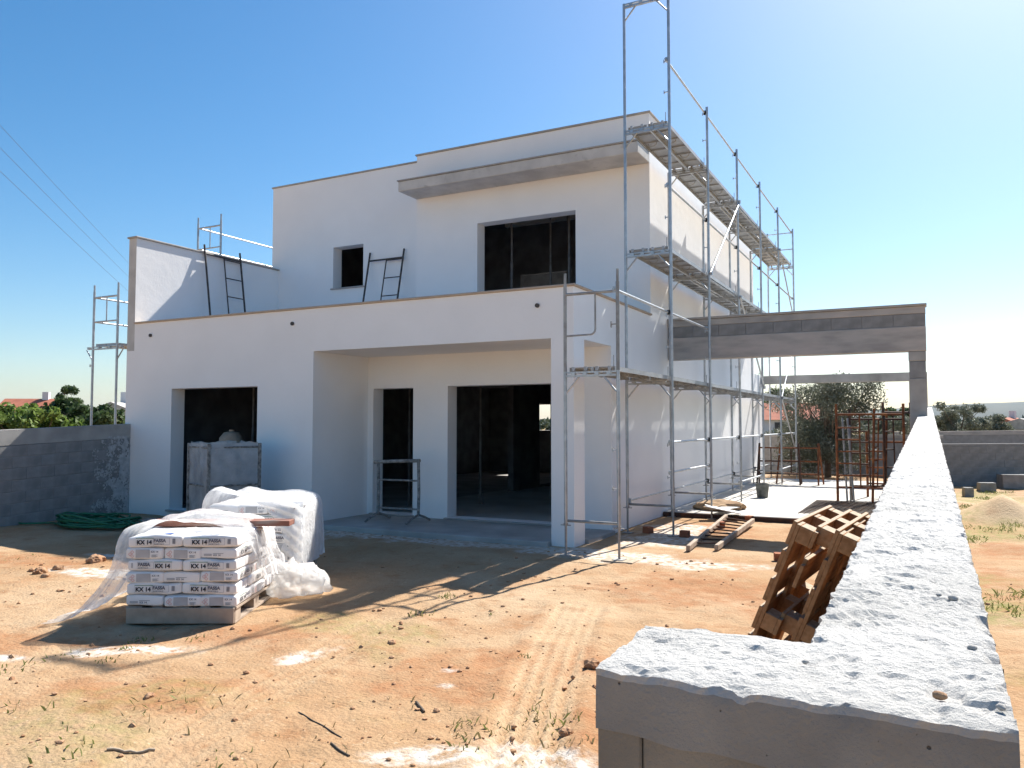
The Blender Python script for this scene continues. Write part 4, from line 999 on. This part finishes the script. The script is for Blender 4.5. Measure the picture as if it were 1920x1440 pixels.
# ================================================================== BUCKET, BOARDS, BRICKS
bk = thing('bucket', 'dark mortar bucket with a wire handle standing on the patio slab', 'bucket', (-3.30, 18.2, .101))
q = MB(); q.path([(0, 0, 0), (0, 0, .006), (0, 0, .29), (0, 0, .30)], [.11, .115, .145, .152], 20, cap=False); q.add([(.11*math.cos(a), .11*math.sin(a), .004) for a in np.linspace(0, 2*math.pi, 20, endpoint=False)], [tuple(range(20))])
q.build('body', M['bucket'], bk)
MB().path([(.152*math.cos(a), .152*math.sin(a), .30) for a in np.linspace(0, 2*math.pi, 25)], .008, 6).build('rim', M['bucket'], bk)
MB().path([(.15*math.cos(a), .04+.1*math.sin(a)*.3, .29+.13*math.sin(a)) for a in np.linspace(0, math.pi, 12)], .004, 6).build('handle', M['galv_dull'], bk)
for i, (p, q_, w, lab) in enumerate(((at(1322, 948, z=.26), at(1388, 962, z=.14), .34, 'white board tipped over a rubble heap beside the scaffold'), (at(1345, 955, z=.20), at(1376, 950, z=.16), .25, 'smaller white board propped on the rubble heap'))):
    o = bar(p, q_, w, .018).build('board', M['white']); tag(o, lab, 'board')
def lump(name, label, cat, loc, r, m, group=None, box=False, sc=(1, 1, .7)):
    bm = bmesh.new()
    if box:
        bmesh.ops.create_cube(bm, size=1); bmesh.ops.subdivide_edges(bm, edges=list(bm.edges), cuts=3, use_grid_fill=True)
        for v in bm.verts: v.co = Vector((v.co.x*sc[0], v.co.y*sc[1], v.co.z*sc[2]))*(1+.06*(random.random()-.5))*r
    else:
        bmesh.ops.create_icosphere(bm, subdivisions=3, radius=1); sd = random.random()*50
        for v in bm.verts:
            n = fbm(np.array([v.co.x*1.6+sd]), np.array([v.co.y*1.6+v.co.z*.9]), 1.6, 4, 3)[0]-.5
            v.co = Vector((v.co.x*sc[0], v.co.y*sc[1], v.co.z*sc[2]))*r*(1+.8*n)
    me_ = bpy.data.meshes.new(name); bm.to_mesh(me_); bm.free(); me_.materials.append(M[m])
    o = link(bpy.data.objects.new(name, me_)); zmin = min(v.co.z for v in me_.vertices)
    o.location = (loc[0], loc[1], loc[2]-zmin-.012*(0 if box else 1)); o.rotation_euler = (0, 0, random.random()*3); return tag(o, label, cat, group)
rub = lump('rubble_heap', 'low heap of earth and rubble against the side wall under the white boards', 'rubble', tuple(at(1352, 955, z=.1)-Vector((0, 0, .09))), .32, 'soil', sc=(1.5, 1.1, .4))
for px, py, lab in ((1460, 1047, 'single red brick fragment on bare earth past the ladder'), (1405, 976, 'red brick fragment against the patio slab edge'), (1284, 1005, 'red brick fragment beside a scaffold post near the ladder'), (1215, 998, 'red brick fragment between two scaffold frames'), (1352, 988, 'red brick fragment between the ladder rungs')):
    p = at(px, py, z=.02); lump('brick', lab, 'brick', (p.x, p.y, gz(p.x, p.y)), .13, 'brick', box=True, sc=(1.1, .8, .75))
for i, (px, py, r, lab) in enumerate(((110, 1068, .09, 'red earth clod on the sunlit earth left of the bag stack'), (75, 1075, .11, 'large red earth clod among smaller ones near the block wall'), (85, 1082, .07, 'small red earth clod beside a larger one near the block wall'),
        (60, 1070, .06, 'small pale clod near the red clods'), (280, 1307, .05, 'dark earth clod below the bag stack'), (1110, 1245, .09, 'dark red clod beside the corner of the boundary wall'), (735, 1200, .05, 'brown earth clod at the tyre track'), (1060, 1370, .06, 'dark clod among weeds near the boundary wall'),
        (180, 1055, .14, 'red earth mound in the shade of the house'), (1820, 1085, .07, 'brown clod on the grass beyond the boundary wall'))):
    p = at(px, py, z=0); lump('earth_clod', lab, 'clod', (p.x, p.y, gz(p.x, p.y)-r*.25), r*.7, 'stone')
for a, b, r, lab in (((290, 1405), (200, 1412), .008, 'pale thick stick lying on the earth'), ((780, 1305), (795, 1325), .009, 'short dark stick on the bare earth'), ((620, 1390), (655, 1412), .006, 'thin brown twig on the bare earth'), ((640, 1375), (560, 1330), .004, 'long thin dry stem on the earth')):
    p, q_ = at(*a, z=.0), at(*b, z=.0); pts = [p.lerp(q_, k/8)+Vector((.004*math.sin(k*.8), .003*math.cos(k), 0)) for k in range(9)]
    for v in pts: v.z = gz(v.x, v.y)+r*.8
    o = MB().path(pts, r, 6).build('stick', M['woodpale' if r > .007 and 'pale' in lab else 'bark']); tag(o, lab, 'stick')
# sole boards under the front scaffold feet
for x, lab in ((XO, 'pale timber sole board under the front outer scaffold foot'), (XI, 'pale timber sole board under the front inner scaffold foot')):
    o = MB().bbox((x-.2, FY[0]-.14, -.03), (x+.22, FY[0]+.14, .011), .004).build('sole_board', M['woodpale']); tag(o, lab, 'board')
# mortar dropping heaps along the porch edge
# ================================================================== RUSTY FRAMES ON THE PATIO
def rusty(name, label, loc, rotz, w, h, tilt, m='rust', rungs=5, ladder=True):
    t = thing(name, label, 'scaffold frame')
    for x in (0, w): MB().tube((x, 0, 0), (x, 0, h), .027, 8).build('post', M[m], t)
    MB().tube((0, 0, h-.22), (w, 0, h-.22), .024, 8).build('top_bar', M[m], t); MB().tube((0, 0, .3), (w, 0, .3), .02, 8).build('bottom_bar', M[m], t)
    if ladder:
        MB().tube((w*.35, 0, .3), (w*.35, 0, h-.22), .016, 8).build('inner_post', M[m], t)
        for i in range(rungs): MB().tube((0, 0, .3+(h-.55)*(i+1)/(rungs+1)), (w*.35, 0, .3+(h-.55)*(i+1)/(rungs+1)), .016, 8).build('rung', M[m], t)
    t.location = loc; t.rotation_euler = (tilt, 0, rotz); return t
rusty('rusty_scaffold', 'rust orange ladder frame standing upright at the front of the frame pile', (-1.74, 18.1, .10), R_(6), 1.28, 2.05, 0, 'rust')
rusty('rusty_scaffold', 'dark rusty frame standing behind the orange one in the pile', (-1.5, 18.55, .10), R_(20), 1.1, 1.95, R_(-2), 'rustdark', ladder=True)
rusty('rusty_scaffold', 'rusty frame turned sideways at the middle of the frame pile', (-1.08, 18.25, .10), R_(78), .95, 1.95, R_(2), 'rust', rungs=4)
rusty('rusty_scaffold', 'thin rusty frame nearest the boundary wall in the frame pile', (-.85, 18.9, .10), R_(55), .9, 2.1, R_(-1), 'rustdark', rungs=3)
rusty('rusty_scaffold', 'low rusty frame at the back of the frame pile', (-1.25, 19.5, .10), R_(4), .95, 1.45, R_(3), 'rust', rungs=4)
for i, (a, b) in enumerate((((-1.55, 18.02, .1), (-1.66, 18.5, 1.85)), ((-1.42, 18.02, .1), (-1.56, 18.5, 1.85)), ((-1.5, 18.2, .1), (-1.52, 18.5, 1.7)))):
    o = MB().tube(a, b, .02, 8).build('steel_tube', M['galv_dull']); tag(o, 'grey steel tube leaning in the pile of rusty frames', 'tube', 'tubes in the frame pile')
for k, (x, y, rz, lab) in enumerate(((-4.12, 22.4, R_(4), 'rusty steel trestle near the far corner of the house'), (-3.62, 22.75, R_(-8), 'second rusty trestle standing behind another at the far house corner'))):
    t = thing('rusty_trestle', lab, 'trestle', (x, y, .10), (0, 0, rz)); W = 1.0
    for xx in (0, W):
        for sg in (-1, 1): MB().tube((xx+(-.05 if xx == 0 else .05), sg*.26, 0), (xx, sg*.02, 1.1), .024, 8).build('leg', M['rust' if k else 'rustdark'], t)
    for z in (.98, .62, .28): MB().tube((0, -.08, z), (W, -.08, z), .02, 8).build('cross_bar', M['rust' if (k or z > .9) else 'rustdark'], t)
    MB().tube((W*.3, -.08, .28), (W*.3, -.08, .98), .016, 8).build('upright', M['rustdark'], t)
# wire mesh sheet lying in front of the frames
t = thing('wire_mesh', 'dark welded wire mesh lying on the patio by the boundary wall', 'mesh', (-1.2, 16.6, .105))
q = MB()
for i in range(13): q.tube((-.95+i*.1, -1.3, .006), (-.75+i*.1, 1.4, .006), .006, 5)
for i in range(20): q.tube((-.95, -1.3+i*.14, .014), (.45, -1.3+i*.14, .014), .006, 5)
q.build('wires', M['rustdark'], t)
# blocks lying on the grass
for (px, py, lab, sc_) in ((1905, 914, 'large grey concrete block in front of the shaded garden wall', (1.6, .9, .75)), (1850, 921, 'single grey block lying on the grass', (.75, .5, .45)), (1815, 928, 'half grey block on the grass near the boundary wall', (.4, .4, .45))):
    p = at(px, py, z=0); o = lump('concrete_block', lab, 'block', (p.x, p.y, gz(p.x, p.y)), .5, 'block', box=True, sc=sc_); o.rotation_euler = (0, 0, .3)

# ================================================================== TREES AND PLANTS
def leaf_cloud(centers, radii, n, size, asp, rng, droop=.0, shell=.55):
    """n leaf quads spread through clumps"""
    k = rng.choice(len(centers), n, p=radii**2/np.sum(radii**2))
    d = rng.normal(size=(n, 3)); d /= np.linalg.norm(d, axis=1)[:, None]
    r = radii[k]*rng.uniform(shell*.4, 1.08, n)**.7
    p = centers[k]+d*r[:, None]*np.array([1, 1, .85])
    a = rng.normal(size=(n, 3)); a[:, 2] -= droop; a /= np.linalg.norm(a, axis=1)[:, None]
    b = np.cross(a, d+rng.normal(size=(n, 3))*.6); b /= np.linalg.norm(b, axis=1)[:, None]+1e-9
    s = size*rng.uniform(.6, 1.35, n)[:, None]
    V = np.stack([p-a*s, p+b*s*asp, p+a*s, p-b*s*asp], 1).reshape(-1, 3)
    F = np.arange(n*4).reshape(-1, 4); return V, F
def tree(name, label, loc, h, spread, clumps, nleaf, lsize, asp, m, seed, trunk_h=.35, group=None, cat='tree', trunk_r=.1, low=.25, top=1.0):
    rng = np.random.default_rng(seed); t = thing(name, label, cat, loc, group=group)
    q = MB(); th = h*trunk_h
    base = [(0, 0, -.1), (rng.normal()*.04, rng.normal()*.04, th*.5), (rng.normal()*.08, rng.normal()*.08, th)]
    q.path(base, [trunk_r*1.2, trunk_r, trunk_r*.8], 9)
    cs = []; rs = []
    for i in range(clumps):
        a = rng.uniform(0, 2*math.pi); rr = spread*math.sqrt(rng.uniform(0, 1))*.9; zz = h*(low+(top-low)*rng.uniform(0, 1)**.8)
        f = 1-((zz/h-low)/(top-low+1e-6)); lim = spread*(.35+.65*math.sin(math.pi*min(1, .25+.75*f))**.7); rr = min(rr, lim)
        c_ = np.array([rr*math.cos(a), rr*math.sin(a), zz*.93]); cs.append(c_); rs.append(spread*rng.uniform(.16, .34))
        mid = (np.array(base[2])+c_)/2+rng.normal(size=3)*.08*spread
        q.path([base[2], tuple(mid), tuple(c_)], [trunk_r*.5, trunk_r*.28, trunk_r*.08], 6)
    q.build('trunk', M['bark'], t)
    V, F = leaf_cloud(np.array(cs), np.array(rs), nleaf, lsize, asp, rng)
    V[:, 2] = np.maximum(V[:, 2], .02)
    o = bpy.data.objects.new('crown', arr_mesh('crown', V, F, M[m])); link(o, t); return t
# big olive at the back of the patio (inside the plot, before its back wall)
tree('olive_tree', 'large dark olive tree behind the far end of the patio', (-2.95, 27.6, 0), 3.25, 1.75, 70, 30000, .055, .3, 'olive', 1, .2, low=.06)
tree('olive_tree', 'smaller pale olive tree beside the dark one behind the patio', (-1.0, 31.5, 0), 1.9, 1.2, 26, 9000, .06, .3, 'olivepale', 2, .25, low=.15)
tree('olive_tree', 'low olive tree between the scaffold and the large dark olive', (-5.4, 31.5, 0), 1.75, 1.2, 24, 8000, .06, .3, 'olivepale', 3, .25, low=.15)
for i, (px, d, h, sp_, lab, m) in enumerate(((1800, 44, 2.95, 1.4, 'tallest grey green olive tree above the far pale wall', 'olivepale'), (1772, 45, 2.3, 1.0, 'left slimmer olive tree above the far pale wall', 'olivepale'), (1842, 46, 2.35, 1.3, 'right rounder olive tree above the far pale wall', 'olivepale'), (1868, 50, 1.9, 1.0, 'small olive tree beside the far rooftops', 'olivepale'), (1745, 48, 1.7, 1.0, 'small olive tree just past the end of the wall column', 'olivepale'))):
    p = at(px, 793, d=d); tree('olive_tree', lab, (p.x, p.y, 0), h, sp_, 26, 8000, .085, .32, m, 10+i, .3, low=.25)
# leafy row behind the left boundary wall
for i, (px, d, h, sp_, m, lab) in enumerate(((15, 24, 2.35, 1.3, 'fig', 'bright green leafy bush at the left end of the row behind the block wall'), (70, 23, 2.30, 1.2, 'fig', 'bright green leafy bush below the red roof behind the block wall'), (118, 25, 2.35, 1.1, 'olivepale', 'grey green bush between two brighter ones behind the block wall'), (155, 25, 2.55, 1.2, 'figdark', 'dark green bush next to the side scaffold behind the block wall'), (200, 24, 2.35, 1.1, 'figdark', 'dark broad leaved bush seen through the side scaffold'), (235, 25, 2.2, 1.1, 'figdark', 'dark bush at the left house corner'), (-45, 24, 2.3, 1.3, 'fig', 'bright green bush at the near end of the row behind the block wall'), (128, 48, 4.1, 1.0, 'figdark', 'pointed dark conifer rising behind the bushes'), (290, 30, 2.2, 1.4, 'figdark', 'dark bush hidden behind the left house corner'))):
    p = at(px, 793, d=d); tree('conifer_tree' if 'conifer' in lab else 'leafy_bush', lab, (p.x, p.y, 0), h, sp_, 22, 5200, .085 if m != 'olivepale' else .06, .6 if m != 'olivepale' else .35, m, 40+i, .25, cat='tree' if 'conifer' in lab else 'bush', low=.1)
# dark tree mass seen behind the far side house
for i, (px, d, h, lab) in enumerate(((1440, 80, 5.0, 'dark pine behind the red roofed house by the scaffold'), (1462, 95, 4.6, 'dark pine to the right of the red roofed house'), (1690, 85, 3.4, 'dark round tree seen past the rusty frames'))):
    p = at(px, 793, d=d); tree('pine_tree', lab, (p.x, p.y, 0), h, 2.2, 26, 5000, .2, .5, 'figdark', 60+i, .4, low=.35, trunk_r=.16)
# far woods: one mass
rng = np.random.default_rng(5); cs = []; rs = []
for i in range(1500):
    a = rng.uniform(-1.15, .35); d = rng.uniform(170, 620); r = (1.75+.007*d)/1.5*rng.uniform(.55, 1.0)
    # keep low so that the skyline stays as it is
    cs.append((math.sin(a)*d, math.cos(a)*d, r*rng.uniform(.3, .85))); rs.append(r)
cs = np.array(cs); rs = np.array(rs)
V, F = leaf_cloud(cs, rs, 60000, .9, .7, rng); V[:, 2] = np.maximum(V[:, 2], .05)
o = link(bpy.data.objects.new('far_woods', arr_mesh('far_woods', V, F, M['forest']))); tag(o, 'dark line of distant woodland across the plain', 'woods', kind='stuff')

# ================================================================== FAR HOUSES
def far_house(name, label, c, w, d, h, rh, rot, roof='clay_tile', wall='farwall'):
    t = thing(name, label, 'house', (c.x, c.y, 0), (0, 0, rot))
    MB().box((-w/2, -d/2, -.2), (w/2, d/2, h)).build('wall', M[wall], t)
    q = MB(); e = .4
    q.add([(-w/2-e, -d/2-e, h+.01), (w/2+e, -d/2-e, h+.01), (w/2+e, d/2+e, h+.01), (-w/2-e, d/2+e, h+.01), (-w/2-e, 0, h+rh), (w/2+e, 0, h+rh)], [(0, 1, 5, 4), (2, 3, 4, 5), (0, 4, 3), (1, 2, 5), (0, 3, 2, 1)])
    r = q.build('roof', M[roof], t); MB().box((-.35+w*.25, -.3, h+rh*.4), (.35+w*.25, .3, h+rh+.8)).build('chimney', M[wall], r)
    for i in range(3):
        x = -w/2+w*(i+.7)/3.4; wd = MB().box((x-.45, -d/2-.04, h*.35), (x+.45, -d/2+.02, h*.35+1.1)).build('window', M['glassdark'], t)
        MB().box((x-.52, -d/2-.08, h*.35-.09), (x+.52, -d/2-.045, h*.35-.01)).build('sill', M[wall], wd)
    return t
p = at(62, 793, d=95); far_house('cottage', 'distant white house with a red tiled roof above the green bushes', p, 5.6, 6, 2.9, 1.75, R_(36))
p = at(228, 793, d=60); far_house('cottage', 'small pale gabled house seen through the side scaffold', p, 3, 4, 2.3, 1.0, R_(120), roof='concrete')
p = at(1450, 793, d=70); far_house('cottage', 'pale blue white house with a red roof behind the far scaffold posts', p, 7, 6, 2.0, 1.5, R_(20))
p = at(1893, 793, d=95); far_house('cottage', 'far low house with a pale red roof beyond the olive trees', p, 5, 5, 1.2, 1.2, R_(70), roof='clay_tile')
p = at(1925, 793, d=80); far_house('cottage', 'far low house with a grey roof at the edge of the olive trees', p, 6, 6, 1.1, 1.1, R_(75), roof='concrete')

# ================================================================== OVERHEAD LINES
PA = [at(-420, y_, d=16) for y_ in (-180, -130, -75)]; ends = []
for i, (y0_, y1_) in enumerate(((235, 487), (277, 513), (321, 541))):
    a = at(0, y0_, d=30); b = at(236, y1_, d=62); dr_ = (b-a); p0_ = a-dr_*.75; p1_ = b+dr_*1.1
    pts = []
    for k in range(25):
        t_ = k/24; q_ = p0_.lerp(p1_, t_); q_.z += .25*((2*t_-1)**2-.2); pts.append(q_)
    o = MB().path(pts, .008, 5).build('overhead_wire', M['wire']); tag(o, ('upper', 'middle', 'lowest')[i]+' of three thin overhead wires crossing the sky beside the house', 'wire'); ends.append((pts[0], pts[-1]))
for k, lab in ((0, 'wooden pole carrying the near end of the overhead wires'), (1, 'wooden pole carrying the far end of the overhead wires')):
    c_ = sum((e[k] for e in ends), Vector())/3; t = thing('utility_pole', lab, 'pole', (c_.x, c_.y, 0)); zt = max(e[k].z for e in ends)+.4
    MB().tube((0, 0, -.3), (0, 0, zt), .14, 10, r2=.09).build('post', M['bark'], t)
    for e in ends: MB().tube((0, 0, e[k].z-.03), (e[k].x-c_.x, e[k].y-c_.y, e[k].z-.01), .03, 6).build('cross_arm', M['bark'], t)

# ================================================================== WEEDS, LITTER
def weeds(name, label, spots, m, seed, hgt=.09):
    rng = np.random.default_rng(seed); P = []
    for (x, y, r, n) in spots:
        a = rng.uniform(0, 6.28, n); rr = r*np.sqrt(rng.uniform(size=n)); P.append(np.stack([x+rr*np.cos(a), y+rr*np.sin(a), np.full(n, .6+.6*rng.uniform())], 1))
    P = np.concatenate(P); n = len(P); pz = ground_h(P[:, 0], P[:, 1]); h = hgt*P[:, 2]*rng.uniform(.25, 1.0, n); th = rng.uniform(0, 6.28, n); w = (.003+.005*rng.uniform(size=n))
    L = rng.normal(size=(n, 2))*h[:, None]*.7; D = np.stack([np.cos(th)*w, np.sin(th)*w], 1); B = P[:, :2]
    def pt(xy, z): return np.concatenate([xy, z[:, None]], 1)
    V = np.stack([pt(B-D, pz-.008), pt(B+D, pz-.008), pt(B+L*.5+D*.9, pz+h*.65), pt(B+L, pz+h)], 1).reshape(-1, 3)
    o = link(bpy.data.objects.new(name, arr_mesh(name, V, np.arange(n*4).reshape(-1, 4), M[m]))); return tag(o, label, 'weeds', kind='stuff')
sp_ = [(*at(px, py, z=0).xy, r*.8, max(5, int(n*.32))) for px, py, r, n in ((265, 1196, .14, 120), (240, 1215, .1, 60), (840, 1118, .12, 90), (790, 1148, .16, 110), (925, 1145, .06, 20), (20, 1250, .2, 60), (120, 1225, .2, 50), (200, 1240, .1, 40), (370, 1195, .12, 35), (1060, 1345, .12, 60), (930, 1360, .12, 45), (980, 1225, .08, 30), (870, 1350, .1, 40), (330, 1320, .3, 50), (100, 1415, .25, 60), (420, 1420, .2, 40), (1000, 1330, .1, 40), (1025, 1365, .12, 40), (45, 1045, .25, 60), (870, 1400, .1, 40), (60, 1330, .3, 40), (170, 1360, .2, 30))]
weeds('weeds', 'scattered small green weeds on the sandy earth in front of the house', sp_, 'grass', 3, .05)
sp_ = [(*at(px, py, z=0).xy, r*.8, max(5, int(n*.32))) for px, py, r, n in ((980, 1300, .25, 40), (1030, 1345, .2, 60), (880, 1370, .2, 50), (340, 1330, .5, 60), (530, 1400, .5, 50), (1060, 1385, .2, 50), (700, 1330, .6, 50))]
weeds('dry_stems', 'thin dry weed stems on the sandy earth in front of the house', sp_, 'drygrass', 4, .05)
rng = np.random.default_rng(8); sp_ = []
for i in range(260):
    x, y = rng.uniform(.25, 4.5), rng.uniform(2.5, 24)
    if float(fbm(np.array([x]), np.array([y]), .9, 4, 61)[0]) > .52 and math.hypot(x-1.15, y-17.2) > 1: sp_.append((x, y, .25, 60))
weeds('grass', 'patchy short grass on the ground beyond the boundary wall', sp_, 'grass', 9, .07)
p = at(1430, 1190, z=0); weeds('weeds', 'small grey green weed at the foot of the leaning pallets', [(-1.22, 4.95, .13, 90)], 'olivepale', 12, .16)
# small clods and pebbles: too many to count
rng = np.random.default_rng(21); ico = bmesh.new(); bmesh.ops.create_icosphere(ico, subdivisions=1, radius=1); iv = np.array([v.co[:] for v in ico.verts]); ifc = np.array([[v.index for v in f.verts] for f in ico.faces]); ico.free()
Vs = []; Fs = []; nn = 0
n = 5200; xs_ = np.where(rng.uniform(size=n) < .82, rng.uniform(-10, -.3, n), rng.uniform(.2, 4, n)); ys_ = 2.2+rng.uniform(0, 1, n)**1.25*10
cl = fbm(xs_, ys_, .7, 3, 44); keep = cl+rng.uniform(-.25, .25, n) > .56; xs_, ys_ = xs_[keep], ys_[keep]; zs_ = ground_h(xs_, ys_)
for x, y, z in zip(xs_, ys_, zs_):
    if x < -.3 and y > 10.2: continue
    r = .004+.020*rng.uniform()**4.5; v = iv*r*rng.uniform(.6, 1.3, (len(iv), 1))*np.array([1.2, 1, .7]); Vs.append(v+np.array([x, y, z+r*.25])); Fs.append(ifc+nn); nn += len(iv)
o = link(bpy.data.objects.new('pebbles', arr_mesh('pebbles', np.concatenate(Vs), np.concatenate(Fs), M['stone']))); tag(o, 'small reddish clods and pebbles strewn over the earth', 'pebbles', kind='stuff')

# ================================================================== HAZE
hz = MB().box((-8500, -8500, -12), (8500, 8500, 190)).build('haze', bpy.data.materials.new('haze')); tag(hz, kind='stuff')
hm = hz.data.materials[0]; hm.use_nodes = True; nt = hm.node_tree; nt.nodes.remove(nt.nodes['Principled BSDF'])
pv = nt.nodes.new('ShaderNodeVolumePrincipled'); pv.inputs['Color'].default_value = (.80, .88, 1, 1); pv.inputs['Density'].default_value = .000045; pv.inputs['Anisotropy'].default_value = .1
nt.links.new(pv.outputs[0], nt.nodes['Material Output'].inputs['Volume'])
